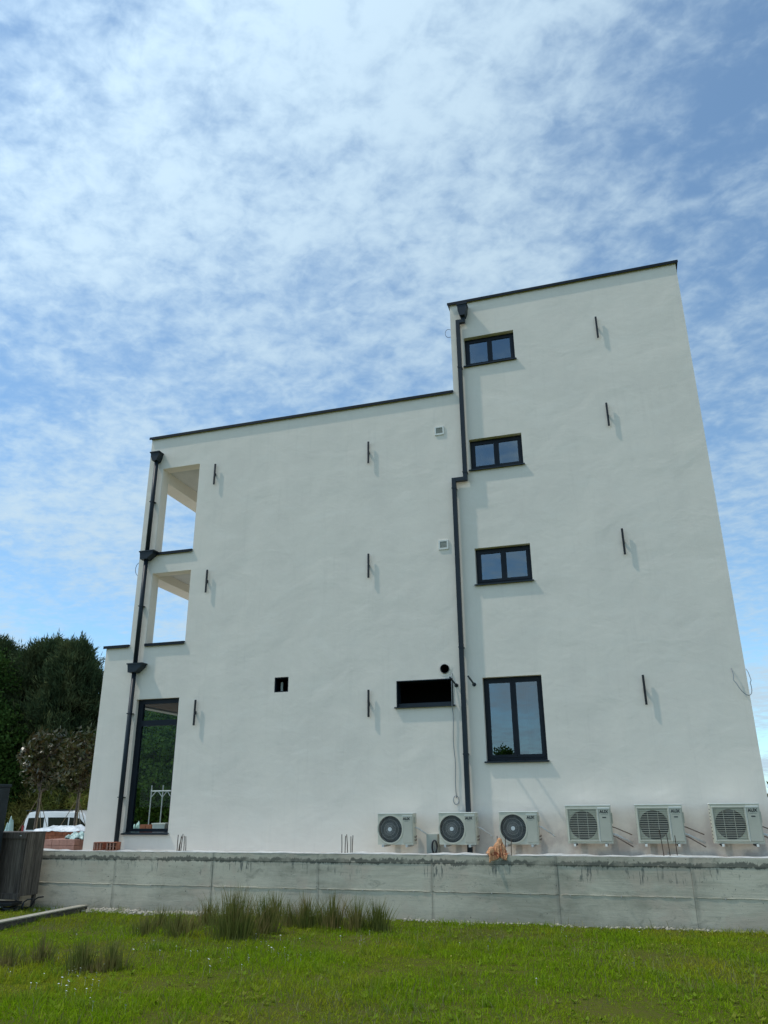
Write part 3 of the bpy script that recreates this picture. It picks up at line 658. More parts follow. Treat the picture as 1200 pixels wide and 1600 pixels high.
    for k, (z0_, z1_) in enumerate(((.30, .15), (.17, .02), (.13, -.03))):
        MB().tube([(W/2, .18, z0_), (W/2+.06, .21, z0_-.02), (W/2+.36, .30, z1_-.02*k)], .011+.009*(k == 1), 6).build('refrigerant_line', ('copper_line', 'pipe_white', 'copper_line')[k], o, True)
    return o
A = ac_round(); B = ac_slat()
acs = [(A, -4.985, 1.388, 'small white air conditioner with round fan guard, leftmost of the row'),
       (None, -3.640, 1.396, 'small white air conditioner with round fan guard in front of the square downpipe'),
       (None, -2.365, 1.408, 'small white air conditioner with round fan guard beside the draped peach cloth'),
       (B, -.967, 1.434, 'larger white air conditioner with slatted grille, left one of the three slatted units'),
       (None, .377, 1.440, 'larger white air conditioner with slatted grille behind three rusty rebars'),
       (None, 1.757, 1.447, 'larger white air conditioner with slatted grille, rightmost of the row')]
src = None
for o, x, z, lab in acs:
    if o is not None: src = o; u = o
    else: u = copy_tree(src)
    u.location = (x, -.5, z); u['label'] = lab; u['category'] = 'air conditioner'; u['group'] = 'outdoor air conditioner units along the wall'

# grey junction box with a round coil beside the downpipe
jb = empty('junction_box', (-4.27, -.15, 1.19)); tag(jb, 'flat grey box on the wall left of the square downpipe', 'box')
MB().bbox(-.10, .14, -.10, .15, .0, .40, .006).build('box_body', 'grille_grey', jb)
MB().tube([(.0+.0+.09+.05*math.cos(R(a)), -.13-.0008*a/10, .15+.13*math.sin(R(a))) for a in range(0, 1080, 20)], .012, 6).build('hose_coil', 'wire_dark', jb, True)

# ------------------------------------------------------------------ things on the wall
def hollow_brick(x, label, rz):
    o = empty('clay_brick', (x, -.86, 1.245), rz); tag(o, label, 'brick', 'hollow bricks on the wall')
    w, h, d = .25, .175, .24; b = MB().box(-w/2, w/2, -d/2, d/2, 0, .014).box(-w/2, w/2, -d/2, d/2, h-.014, h)
    for k in range(4): xx = -w/2+k*(w-.014)/3; b.box(xx, xx+.014, -d/2+.001, d/2-.001, .0141, h-.0141)
    b.box(-w/2+.0145, w/2-.0145, -d/2+.002, d/2-.002, h/2-.006, h/2+.006)
    b.box(-w/2+.0145, w/2-.0145, -d/2+.02, d/2-.004, .0142, h-.0142) if abs(rz) < .1 else None
    b.build('brick_body', 'clay', o)
    for k in range(3): MB().box(-w/2+.02+k*.075, -w/2+.05+k*.075, -d/2-.002, -d/2, .02, h-.02).build('groove', 'clay_pink', o)
hollow_brick(-11.99, 'red hollow clay brick on the wall, farther from the round downpipe', .05)
hollow_brick(-11.66, 'red hollow clay brick on the wall, nearer to the round downpipe', .18)

# crumpled cloth over the rebars and the wall edge
def drape_cloth(n=56, size=.60, steps=240):
    g = np.linspace(-.5, .5, n); U, W_ = np.meshgrid(g, g); r_ = np.random.default_rng(5); th = .12; ga = .62
    x0_ = U*size*ga; y0_ = W_*size*ga                                    # gathered start, so that it buckles into folds
    P_ = np.stack([-2.75+x0_*math.cos(th)-y0_*math.sin(th), -.925+x0_*math.sin(th)+y0_*math.cos(th), 1.60+.05*np.sin(U*30+3*np.sin(W_*7))+.04*np.sin(W_*26-U*15+1)+r_.normal(scale=.005, size=U.shape)], -1)
    Q = P_.copy(); L0 = size/(n-1); lumps = [(-2.70, -.93, 1.50, .05), (-2.74, -.95, 1.40, .07), (-2.86, -1.00, 1.32, .07), (-2.92, -1.03, 1.24, .06), (-2.575, -.93, 1.45, .045), (-2.64, -.93, 1.36, .05)]
    cons = [(di, dj, L0*math.hypot(di, dj), k_) for di, dj, k_ in ((0, 1, 1.), (1, 0, 1.), (1, 1, .5), (1, -1, .5), (0, 3, .04), (3, 0, .04))]
    for it in range(steps):
        vel = (P_-Q)*.94; Q = P_.copy(); P_ = P_+vel; P_[..., 2] -= 9.81*.006**2
        for _ in range(6):
            for di, dj, l0, k_ in cons:
                ja, jb = max(0, -dj), max(0, dj); a_ = P_[:n-di, ja:n-jb]; b_ = P_[di:, jb:n-ja]
                d = b_-a_; L_ = np.linalg.norm(d, axis=-1, keepdims=True)+1e-9; c_ = d*(1-l0/L_)*.5*k_*.5
                a_ += c_; b_ -= c_
            for cx_, cy_, cz_, cr_ in lumps:
                d = P_-np.array((cx_, cy_, cz_)); L_ = np.linalg.norm(d, axis=-1, keepdims=True)+1e-9; hit = L_ < cr_
                P_ = np.where(hit, np.array((cx_, cy_, cz_))+d/L_*cr_, P_); Q = np.where(hit, P_*.8+Q*.2, Q)
        y, z = P_[..., 1], P_[..., 2]; ins = (z < 1.262) & (y > -1.024) & (y < -.68)
        top = ins & ((1.262-z) < (y+1.024)); face = ins & ~top
        P_[..., 2] = np.where(top, 1.262, z); P_[..., 1] = np.where(face, -1.024, y); Q = np.where((top | face)[..., None], P_*.9+Q*.1, Q)
    V = P_.reshape(-1, 3); F = [(j*n+i, j*n+i+1, (j+1)*n+i+1, (j+1)*n+i) for j in range(n-1) for i in range(n-1)]
    return V, F
V, F = drape_cloth()
cl = npmesh('draped_cloth', V, F, 'peach_cloth'); cl.data.polygons.foreach_set('use_smooth', [True]*len(F))
cl.modifiers.new('thick', 'SOLIDIFY').thickness = .004
tag(cl, 'crumpled peach cloth with dark red folds draped over the concrete wall edge', 'cloth')

# ------------------------------------------------------------------ left foreground: plank crate, cabinet, beam, chair
cr = empty('plank_crate', (-13.83, -1.62, .06), R(-3)); tag(cr, 'dark weathered wooden plank crate standing at the wall', 'crate')
wd = 1.30; h0, h1 = .30, 1.60
k = 0; x = -wd/2
while x < wd/2-.02:
    w_ = min(random.uniform(.085, .115), wd/2-x)
    MB().bbox(x+.002, x+w_-.002, -.30+random.uniform(-.004, .004), -.278, h0+random.uniform(-.015, .015), h1-.02, .003).build('plank', 'weathered_wood', cr)
    MB().bbox(x+.002, x+w_-.002, .278, .30, h0, h1-.02, .003).build('plank', 'weathered_wood', cr); x += w_
for q in range(5):
    for sx_ in (-1, 1): MB().bbox(sx_*(wd/2+.002), sx_*(wd/2+.024), -.276+q*.111, -.170+q*.111, h0, h1-.02, .003).build('plank', 'weathered_wood', cr)
MB().bbox(-wd/2-.03, wd/2+.03, -.335, -.302, h1-.13, h1, .004).build('top_rail', 'weathered_wood', cr)
MB().bbox(-wd/2-.03, wd/2+.03, -.335, -.302, h0-.06, h0+.06, .004).build('bottom_rail', 'weathered_wood', cr)
MB().bbox(-wd/2-.02, wd/2+.02, -.30, .30, h1-.018, h1+.004, .003).build('lid', 'weathered_wood', cr)
for sx_ in (-1, 1):
    for sy_ in (-1, 1): MB().bbox(sx_*(wd/2-.05)-.035, sx_*(wd/2-.05)+.035, sy_*.24-.035, sy_*.24+.035, 0, h0+.05, .004).build('leg', 'weathered_wood', cr)
MB().bbox(wd/2-.14, wd/2-.09, -.342, -.3355, h1-.075, h1-.060, .002).build('label_plate', 'vent_white', cr)
cb = empty('dark_cabinet', (-14.08, -2.45, .1), R(-6)); tag(cb, 'tall dark blue-grey cabinet cut off by the left picture edge', 'cabinet')
MB().bbox(-.75, .42, -.32, .32, .12, 2.52, .012).build('body', 'cabinet_dark', cb)
MB().bbox(-.77, .44, -.34, .34, 2.521, 2.58, .008).build('top', 'cabinet_dark', cb)
MB().bbox(-.70, .36, -.335, -.321, .22, 2.36, .006).build('door', 'cabinet_dark', cb)
for sx_ in (-.68, .34): MB().box(sx_-.03, sx_+.03, -.28, .28, 0, .119).build('foot', 'cabinet_dark', cb)
MB().disc(.40, 2.55, .018, -.352, -.341, 12).build('screw_cap', 'vent_white', cb)
bm_ = empty('timber_beam', (-11.90, -1.38, .035), math.atan2(-3.35, .75)); tag(bm_, 'long grey timber beam lying on the grass in front of the wall', 'beam')
bm_.rotation_euler.y = R(-2.0)
MB().bbox(0, 4.4, -.10, .10, -.02, .110, .008).build('beam_body', 'dark_side_wood', bm_)
MB().bbox(-.02, 4.4, -.105, .105, .111, .135, .004).build('bright_top', 'bright_top_wood', bm_)  # pale layer added so the top of the single beam looks sunlit
ch = empty('folded_chair', (-13.25, -2.05, .07), R(8)); tag(ch, 'folded black metal chair lying on the ground below the crate', 'chair')
fr = MB().tube([(-.9, -.2, .06), (.25, -.2, .06), (.36, -.2, .10), (.42, -.2, .22), (.50, -.2, .27), (.62, -.2, .28)], .014, 8).tube([(-.9, .2, .06), (.25, .2, .06), (.36, .2, .10), (.42, .2, .22), (.50, .2, .27), (.62, .2, .28)], .014, 8).tube([(.42, -.2, .22), (.41, -.21, .0)], .014, 8)
fr.build('frame', 'black_metal', ch, True)
for k in range(5): MB().bbox(-.85+k*.2, -.70+k*.2, -.21, .21, .075+.03*(k % 2), .10+.03*(k % 2), .004).build('seat_slat', ('cabinet_dark', 'grille_grey')[k in (1, 3)], ch)
MB().bbox(-.5, .15, -.22, .18, .135, .20, .01).build('seat', 'black_metal', ch)

# ------------------------------------------------------------------ yard: van, pallets, frame, tub, bags
van = empty('parked_van', (-23.0, 12., .28)); tag(van, 'white van parked in the yard behind the brick stack', 'van')
prof = [(-1.55,.25),(-1.62,.45),(-1.62,.95),(-1.57,1.30),(-1.50,1.58),(-1.38,1.70),(-1.10,1.745),(0.,1.765),(1.0,1.74),(1.45,1.66),(2.05,1.14),(2.60,.98),(2.76,.80),(2.80,.45),(2.72,.25)]
bb = MB().prism([(x_, z_) for x_, z_ in prof], 'y', -.86, .86); me_o = bb.build('body', 'van_paint', van)
bmd = me_o.modifiers.new('bev', 'BEVEL'); bmd.width = .09; bmd.segments = 4; bmd.limit_method = 'ANGLE'; bmd.angle_limit = R(50)
me_o.data.polygons.foreach_set('use_smooth', [True]*len(me_o.data.polygons))
for sgn in (-1, 1):
    ys = (sgn*.858, sgn*.868)
    MB().prism([(-1.40,1.02),(-1.33,1.48),(-.50,1.50),(-.50,1.02)], 'y', *ys).build('side_window', 'van_glass', van)
    MB().prism([(-.22,1.03),(-.30,1.50),(.75,1.50),(.75,1.03)], 'y', *ys).build('side_window', 'van_glass', van)
    MB().prism([(.82,1.03),(.82,1.50),(1.35,1.46),(1.86,1.05)], 'y', *ys).build('side_window', 'van_glass', van)
    MB().box(-1.56, .9, sgn*.80, sgn*.84, 1.752, 1.785).build('roof_rail', 'pipe_grey', van)
    MB().box(-1.56, 2.66, sgn*.859, sgn*.872, .55, .62).build('rub_strip', 'black_metal', van)
    MB().bbox(-1.63, -1.52, sgn*.70, sgn*.872, .80, 1.18, .01).build('tail_light', 'tail_red', van)
    for wx in (-1.0, 1.95):
        w_ = MB().disc(wx, .05, .32, sgn*.66, sgn*.89, 28).build('wheel', 'tyre', van); MB().disc(wx, .05, .2, sgn*.891, sgn*.9, 20).build('rim', 'rim', w_)
MB().box(-1.598, -1.588, -.7, .7, 1.05, 1.30).build('rear_window', 'van_glass', van)
van.rotation_euler.z = R(-4)

def stack(name, loc, nx_, ny_, nz_, bw, bd, bh, mat, label, cat, group=None):
    o = empty(name, loc); tag(o, label, cat, group); me = MB().bbox(-bw/2+.004, bw/2-.004, -bd/2+.004, bd/2-.004, .003, bh-.003, .004).mesh('brick', mat)
    first = True
    for k in range(nz_):
        for j in range(ny_):
            for i in range(nx_):
                if 0 < i < nx_-1 and 0 < j < ny_-1 and k < nz_-1: continue
                b = bpy.data.objects.new('brick', me); C.objects.link(b); b.parent = o; b.location = ((i-(nx_-1)/2)*bw+random.uniform(-.006, .006), (j-(ny_-1)/2)*bd, .13+k*bh)
    MB().box(-nx_*bw/2, nx_*bw/2, -ny_*bd/2, -ny_*bd/2+.09, 0, .09).box(-nx_*bw/2, nx_*bw/2, ny_*bd/2-.09, ny_*bd/2, 0, .09).box(-nx_*bw/2, nx_*bw/2, -ny_*bd/2, ny_*bd/2, .0902, .128).build('pallet', 'stake_wood', o)
    return o
stack('brick_pallet', (-15.42, 2.38, .45), 4, 3, 5, .25, .25, .153, 'clay_pink', 'pallet of pinkish bricks just behind the concrete wall', 'bricks')
stack('brick_pallet', (-18.85, 6.75, .41), 6, 3, 6, .28, .2, .145, 'clay', 'pallet of red bricks under the white plastic sheet', 'bricks')
def drape(name, cx, cy, cz, w, d, h, mat, label, seed, flat=.5):
    n = 34; r_ = random.Random(seed); ph = [r_.uniform(0, 6) for _ in range(6)]; V = []
    for j in range(n):
        for i in range(n):
            a, b = 2*i/(n-1)-1, 2*j/(n-1)-1; e = max(abs(a), abs(b))
            z = h*(1-max(0, e-flat)/(1-flat))**.7 if e < 1 else 0
            z += h*.22*(math.sin(a*5+ph[0]+b*2)*math.sin(b*4+ph[1])+.5*math.sin(a*11+ph[2])*math.cos(b*9+ph[3])+.25*math.sin(23*a+17*b+ph[4]))
            V.append((a*w/2*(1+.08*math.sin(7*b+ph[5])), b*d/2*(1+.08*math.sin(6*a+ph[2])), max(0, z)))
    F = [(j*n+i, j*n+i+1, (j+1)*n+i+1, (j+1)*n+i) for j in range(n-1) for i in range(n-1)]
    o = npmesh(name, V, F, mat); o.location = (cx, cy, cz); o.data.polygons.foreach_set('use_smooth', [True]*len(F)); o.modifiers.new('thick', 'SOLIDIFY').thickness = .01
    tag(o, label, 'plastic sheet'); return o
drape('plastic_sheet', -18.95, 6.7, 1.40, 1.95, .9, .16, 'plastic_white', 'crumpled white plastic sheet over the red brick pallet', 3)
drape('plastic_sheet', -15.15, 2.5, 1.345, .55, .5, .15, 'plastic_mint', 'pale grey-green plastic sheet on the pinkish brick pallet', 8)
drape('plastic_bag', -17.75, 2.6, .45, .8, .7, 1.22, 'plastic_mint', 'pale mint plastic bag behind the plank crate', 5, .1)
# seen through the corner room
fr = empty('metal_frame', (-13.98, 4.6, 1.17)); tag(fr, 'white tubular metal frame seen through the tall window', 'frame')
for xx in (-.34, .06, .36): MB().tube([(xx, 0, 0), (xx, 0, 1.62)], .018, 8).build('upright', 'frame_white', fr)
MB().tube([(-.36, 0, 1.45), (.38, 0, 1.45)], .022, 8).build('crossbar', 'frame_white', fr)
for a, b in ((-.34, .16), (.06, -.16), (.06, .14), (.36, -.14)): MB().tube([(a, 0, 1.27), (a+b, 0, 1.44)], .012, 6).build('brace', 'frame_white', fr)
tub = empty('white_tub', (-13.43, 3.95, 1.17)); tag(tub, 'white plastic tub seen low through the tall window', 'tub')
MB().prism([(-.17, 0), (.17, 0), (.21, .52), (-.21, .52)], 'y', -.2, .2).build('tub_body', 'frame_white', tub); MB().box(-.23, .23, -.22, .22, .52, .55).build('rim', 'vent_white', tub)
stack('brick_pile', (-13.98, 4.0, 1.17), 2, 1, 2, .2, .14, .19, 'clay', 'small pile of red bricks seen through the tall window', 'bricks')
drape('plastic_bag', -14.35, 4.0, 1.17, .6, .5, .52, 'plastic_mint', 'pale crumpled plastic bag seen through the tall window', 12, .1)

# ------------------------------------------------------------------ trees and shrubs
def unit(n): v_ = rng.normal(size=(n, 3)); return v_/np.linalg.norm(v_, axis=1, keepdims=True)
def leaves(P, D_, L_, W_, droop=None):
    """pointed leaf quads: base P, direction D_, length L_, width W_"""
    n = len(P); s_ = np.cross(D_, unit(n)); s_ /= np.linalg.norm(s_, axis=1, keepdims=True)+1e-9
    L_ = np.broadcast_to(L_, (n,))[:, None]; W_ = np.broadcast_to(W_, (n,))[:, None]
    V = np.stack([P, P+D_*L_*.45+s_*W_/2, P+D_*L_, P+D_*L_*.45-s_*W_/2], 1).reshape(-1, 3)
    return V, np.arange(4*n).reshape(-1, 4)
def trunk_mb(h, r0, lean=(0,0), seg=8):
    pts = [(lean[0]*(k/seg)**1.5+.05*math.sin(k*1.3), lean[1]*(k/seg)**1.5+.05*math.cos(k*1.7), h*k/seg) for k in range(seg+1)]
    return MB().tube(pts, [r0*(1-.8*k/seg)+.01 for k in range(seg+1)], 9), pts
def conifer(loc, h, rad, label, n_br=380, group=None, mat='pine', base=.10):
    o = empty('pine_tree', loc); tag(o, label, 'tree', group)
    tm, pts = trunk_mb(h*.96, .035*h*.5+.05); P = []; Dn = []
    for k in range(n_br):
        u = random.random()**.8; z = h*(base+(1-base)*u); a = random.uniform(0, 6.283)
        prof_ = (1-((z/h-base)/(1-base)))**.45*(1.0+.25*math.sin(a*3+z*1.1)+.18*math.sin(a*5-z*1.7+2))
        R_ = rad*prof_*random.choice((random.uniform(.35, .8), random.uniform(.8, 1.12)))+.15
        tip = np.array([R_*math.cos(a), R_*math.sin(a), z+R_*.22]); root = np.array([0, 0, max(.3, z-R_*.25)])
        if k % 9 == 0: tm.tube([tuple(root), tuple((root+tip)/2+np.array([0, 0, -.05])), tuple(tip)], [.045, .03, .01], 5, False)
        m_ = 13
        for q in range(m_):
            f_ = .50+.50*((q+random.random())/m_)**.7; c0 = root+(tip-root)*f_+rng.normal(scale=.17, size=3); P.append(c0); Dn.append([.45*math.cos(a), .45*math.sin(a), .75])
    for k in range(26):                                             # upright leader shoots that break the outline
        a = random.uniform(0, 6.283); z0_ = h*random.uniform(.62, .98); R_ = rad*(1-((z0_/h-base)/(1-base)))**.45*random.uniform(.5, 1.)
        ln = random.uniform(.5, 1.15)
        for q in range(9): P.append(np.array([R_*math.cos(a), R_*math.sin(a), z0_+ln*q/8])+rng.normal(scale=.10*(1-q/10), size=3)); Dn.append([.1*math.cos(a), .1*math.sin(a), .95])
    P = np.array(P); Dn = np.array(Dn); m_ = 11
    PP = np.repeat(P, m_, 0)+rng.normal(scale=.11, size=(len(P)*m_, 3)); DD = np.repeat(Dn, m_, 0)+rng.normal(scale=.42, size=(len(P)*m_, 3)); DD /= np.linalg.norm(DD, axis=1, keepdims=True)
    V, F_ = leaves(PP, DD, rng.uniform(.22, .42, len(PP)), rng.uniform(.035, .065, len(PP)))
    tm.build('trunk', 'bark', o); npmesh('crown', V, F_, mat, o); return o
def broadleaf(name, loc, h, rad, label, mat='oak', ncl=90, nl=150, leaf=(.16, .11), trunk_h=.35, group=None, cat='tree', zsq=1.0, trunk_r=None, bark='bark', clr=.33):
    o = empty(name, loc); tag(o, label, cat, group)
    tm, pts = trunk_mb(h*.8, trunk_r or .03*h+.03); cz = h*(trunk_h+(1-trunk_h)/2); rz = h*(1-trunk_h)/2*zsq
    dirs = unit(ncl); rad_ = rng.uniform(.35, 1., ncl)[:, None]**.6
    cl_ = dirs*rad_*np.array([rad, rad, rz])*rng.uniform(.8, 1.1, (ncl, 1))+np.array([0, 0, cz])
    for k in range(0, ncl, 4):
        p = cl_[k]; z0_ = max(h*trunk_h*.7, min(p[2]-.4*rad, h*.75)); tm.tube([(0, 0, z0_), tuple((p+np.array([0, 0, z0_]))/2+np.array([0, 0, -.05*rad])), tuple(p)], [.02*h*.6+.006, .012*h*.6+.004, .004], 5, False)
    PP = np.repeat(cl_, nl, 0)+rng.normal(size=(ncl*nl, 3))*(clr*rad*.55)*np.array([1, 1, .75]); DD = unit(len(PP))*.8+np.array([0, 0, .25]); DD /= np.linalg.norm(DD, axis=1, keepdims=True)
    V, F_ = leaves(PP, DD, rng.uniform(.7, 1.2, len(PP))*leaf[0], rng.uniform(.7, 1.2, len(PP))*leaf[1])
    tm.build('trunk', bark, o); npmesh('crown', V, F_, mat, o); return o
PN = 'pines in the dense dark row behind the van'
# front row of pines, seen left of the building and through the corner room
conifer((-33.6, 17.5, .3), 10.5, 3.3, 'dark pine at the left picture edge behind the light green tree', group=PN)
conifer((-29.4, 17.0, .3), 10.0, 3.4, 'tall dark pine left of the building, second from the picture edge', group=PN)
conifer((-26.6, 15.6, .3), 9.3, 2.4, 'tall dark pine whose crown touches the left edge of the building', group=PN)
conifer((-30.6, 20.5, .3), 10.4, 3.0, 'dark pine standing deeper in the row behind the two nearest pines', group=PN)
for x, y, h, lb_ in ((-31.6, 20.5, 10.4, 'dark pine deep in the row, showing between the left broadleaf tree and the tall pines'), (-24.0, 18.6, 8.0, 'lower dark pine behind the magnolia saplings, next to the building edge'), (-36.8, 19, 11.0, 'dark pine farthest left in the back of the row'), (-20.4, 16.4, 7.6, 'dark pine seen only through the tall window')):
    conifer((x, y, .3), h, 2.6, lb_, 320, PN)
broadleaf('deciduous_tree', (-31.0, 13.6, .3), 9.9, 2.0, 'green broadleaf tree rising at the left picture edge', 'oak_dark', ncl=80, nl=130, trunk_h=.55)
broadleaf('deciduous_tree', (-28.6, 12.6, .3), 7.2, 1.9, 'green leafy tree low at the left picture edge', 'oak_dark', ncl=90, nl=150, trunk_h=.1)
broadleaf('deciduous_tree', (-20.0, 13.2, .3), 7.0, 2.1, 'green broadleaf tree seen through the tall window', ncl=120, nl=150, trunk_h=.06)
broadleaf('deciduous_tree', (-17.7, 12.6, .3), 7.0, 2.2, 'second green broadleaf tree seen through the tall window, farther right', ncl=120, nl=150, trunk_h=.06)
# yellow-green broom hedge behind the van
ordn = ('leftmost', 'second from left', 'third from left', 'middle one', 'third from right', 'second from right', 'rightmost')
for k, x in enumerate((-30.2, -28.6, -27.1, -25.7, -24.2, -22.8, -21.5)):
    broadleaf('broom_shrub', (x, 14.3+.4*math.sin(k*2), .25), 3.0+.35*math.sin(k*1.7), 1.15, f'yellow-green broom bush behind the van, {ordn[k]} in the row', 'broom', 60, 170, (.30, .045), .05, 'broom bushes behind the van', 'shrub', 1.0, .04)
def sapling(loc, h, label):
    o = broadleaf('magnolia_sapling', loc, h, .78, label, 'magnolia', 54, 26, (.24, .11), .48, 'staked magnolia saplings', 'sapling', 1.0, .045, 'sapling_bark', .42)
    for a in (200, 330, 80):
        MB().tube([(1.05*math.cos(R(a)), 1.05*math.sin(R(a)), .05), (.03*math.cos(R(a)), .03*math.sin(R(a)), h*.45)], .012, 5).build('stay_rope', 'stake_wood', o)
    MB().tube([(.09, -.03, 0), (.09, -.03, h*.5)], .028, 7).build('stake', 'stake_wood', o)
sapling((-22.05, 8.9, .42), 4.65, 'staked magnolia sapling with brown glossy leaves, left one')
sapling((-20.05, 8.6, .45), 4.45, 'staked magnolia sapling with brown glossy leaves beside the building edge')
# sliver beyond the right corner, and trees behind the camera that the big window mirrors
broadleaf('deciduous_tree', (11.3, 42, .2), 3.9, 2.6, 'dark distant tree peeping past the right corner of the building', 'pine', 120, 160, (.4, .25), .05)
broadleaf('deciduous_tree', (-9.3, -47, .6), 5.8, 1.6, 'round tree mirrored at the bottom of the large tower window', 'oak', 70, 110, (.22, .15), .2)
broadleaf('deciduous_tree', (-12.6, -48, .6), 5.3, .8, 'slim tree mirrored in the left sash of the large tower window', 'oak', 40, 90, (.2, .14), .2)

# ------------------------------------------------------------------ gravel, rushes, grass, flowers
n = 1500; bm = bmesh.new(); bmesh.ops.create_icosphere(bm, subdivisions=1, radius=1); ico = np.array([v_.co[:] for v_ in bm.verts]); icf = np.array([[v_.index for v_ in f.verts] for f in bm.faces]); bm.free()
px = np.r_[rng.uniform(-13.0, -8.2, 1080), rng.uniform(-8.2, 2.8, 420)]; wv = np.where(px < -8.2, .55, .25)
py = -1.03-np.abs(rng.normal(size=n))*wv*.6; pz = lawn_z(px, py)
sz = rng.uniform(.012, .042, n)*np.where(px < -9, 1.0, .85); sc_ = np.stack([sz*rng.uniform(.8, 1.5, n), sz*rng.uniform(.8, 1.3, n), sz*rng.uniform(.5, .9, n)], 1)
V = (ico[None]*sc_[:, None]*rng.uniform(.82, 1.18, (n, len(ico), 1))+np.stack([px, py, pz+sz*.3], 1)[:, None]).reshape(-1, 3)
F = (icf[None]+(np.arange(n)*len(ico))[:, None, None]).reshape(-1, 3)
tag(npmesh('gravel', V, F, 'pebble'), 'pale gravel strewn along the foot of the concrete wall', 'gravel', kind='stuff')

def blades(px, py, h, w, bend, mat_h=None):
    n = len(px); a = rng.uniform(0, 2*np.pi, n); pz = lawn_z(px, py)-.01
    s_ = np.stack([np.cos(a), np.sin(a), np.zeros(n)], 1); b = rng.uniform(0, 2*np.pi, n); dr = np.stack([np.cos(b), np.sin(b), np.zeros(n)], 1)
    p0 = np.stack([px, py, pz], 1); h_ = h[:, None]; w_ = w[:, None]; bd = bend[:, None]; z_ = np.array([0, 0, 1.])
    m1 = p0+z_*h_*.55+dr*h_*bd*.35; tp = p0+z_*h_*(1-.35*bd)+dr*h_*bd
    V = np.stack([p0-s_*w_/2, p0+s_*w_/2, m1-s_*w_*.38, m1+s_*w_*.38, tp], 1).reshape(-1, 3)
    o_ = (np.arange(n)*5)[:, None]
    F = np.concatenate([o_+np.array([0, 1, 3]), o_+np.array([0, 3, 2]), o_+np.array([2, 3, 4])], 1).reshape(-1, 3)
    return V, F
def clump(x, y):
    return np.sin(x*1.3+2)*np.sin(y*1.7)+.7*np.sin(x*3.1+y*2.3)*np.sin(y*2.9-x)+.5*np.sin(x*6.3-y*5.1)*np.sin(x*4.1+y*7.3)
n = 360000
u = rng.random(n); py = -1.08-10.6*u**.85; px = -15.5+19.5*rng.random(n)
keep = (px > -15.0+(-1.08-py)*.62) | (rng.random(n) < .25); px, py = px[keep], py[keep]
bare = (np.sin(px*2.1+.7)*np.sin(py*2.7+1.1)+.6*np.sin(px*5.3+py*3.7)) > 1.12          # worn spots with few blades
keep = ~bare | (rng.random(len(px)) < .35); px, py = px[keep], py[keep]; n = len(px)
h = np.clip(rng.gamma(4., .0115, n)*(1+.45*clump(px, py)), .015, .22)*np.where((py > -1.45) & (px < -8.5), .45, 1); w = rng.uniform(.004, .011, n)
V, F = blades(px, py, h, w, rng.uniform(.2, 1.2, n))
tag(npmesh('grass', V, F, 'grass'), 'short green meadow grass in front of the concrete wall', 'grass', kind='stuff')
# taller tussocks and broad-leaved weeds between the short blades
nt_ = 900; tx, ty = -14.5+18*rng.random(nt_), -1.3-10.0*rng.random(nt_)**.9; k_ = clump(tx, ty) > -.1; tx, ty = tx[k_], ty[k_]
px = np.repeat(tx, 26)+rng.normal(scale=.06, size=len(tx)*26); py = np.minimum(-1.1, np.repeat(ty, 26)+rng.normal(scale=.06, size=len(tx)*26))
V, F = blades(px, py, rng.uniform(.07, .19, len(px)), rng.uniform(.005, .010, len(px)), rng.uniform(.3, 1.3, len(px)))
tag(npmesh('tussocks', V, F, 'tussock'), 'taller darker tufts of grass scattered over the lawn', 'grass', kind='stuff')
nw_ = 1400; wx, wy = -14.5+18*rng.random(nw_), -1.3-10.0*rng.random(nw_)
P_ = np.repeat(np.stack([wx, wy, lawn_z(wx, wy)+.012], 1), 7, 0); a_ = rng.uniform(0, 2*np.pi, len(P_)); D_ = np.stack([np.cos(a_), np.sin(a_), rng.uniform(.15, .8, len(P_))], 1); D_ /= np.linalg.norm(D_, axis=1, keepdims=True)
V = []; s1 = np.stack([-np.sin(a_), np.cos(a_), 0*a_], 1); l_ = rng.uniform(.03, .075, len(P_))[:, None]
V = np.stack([P_, P_+D_*l_*.5+s1*l_*.22, P_+D_*l_, P_+D_*l_*.5-s1*l_*.22], 1).reshape(-1, 3)
tag(npmesh('weeds', V, np.arange(len(V)).reshape(-1, 4), 'tussock'), 'small broad-leaved weeds scattered through the lawn', 'weeds', kind='stuff')
n = 26000; px = -15+19*rng.random(n); py = -1.1-10.4*rng.random(n); f_ = np.sin(px*.9+1)*np.cos(py*1.1+.5)+rng.normal(scale=.6, size=n)+np.where(px+py*.2 < -9, .5, 0); k_ = f_ > .35; px, py = px[k_], py[k_]
V, F = blades(px, py, np.clip(rng.normal(.13, .05, len(px)), .04, .3), rng.uniform(.004, .009, len(px)), rng.uniform(.2, 1.1, len(px)))
tag(npmesh('dry_grass', V, F, 'grass_dry'), 'straw-coloured dry blades among the green grass', 'grass', kind='stuff')
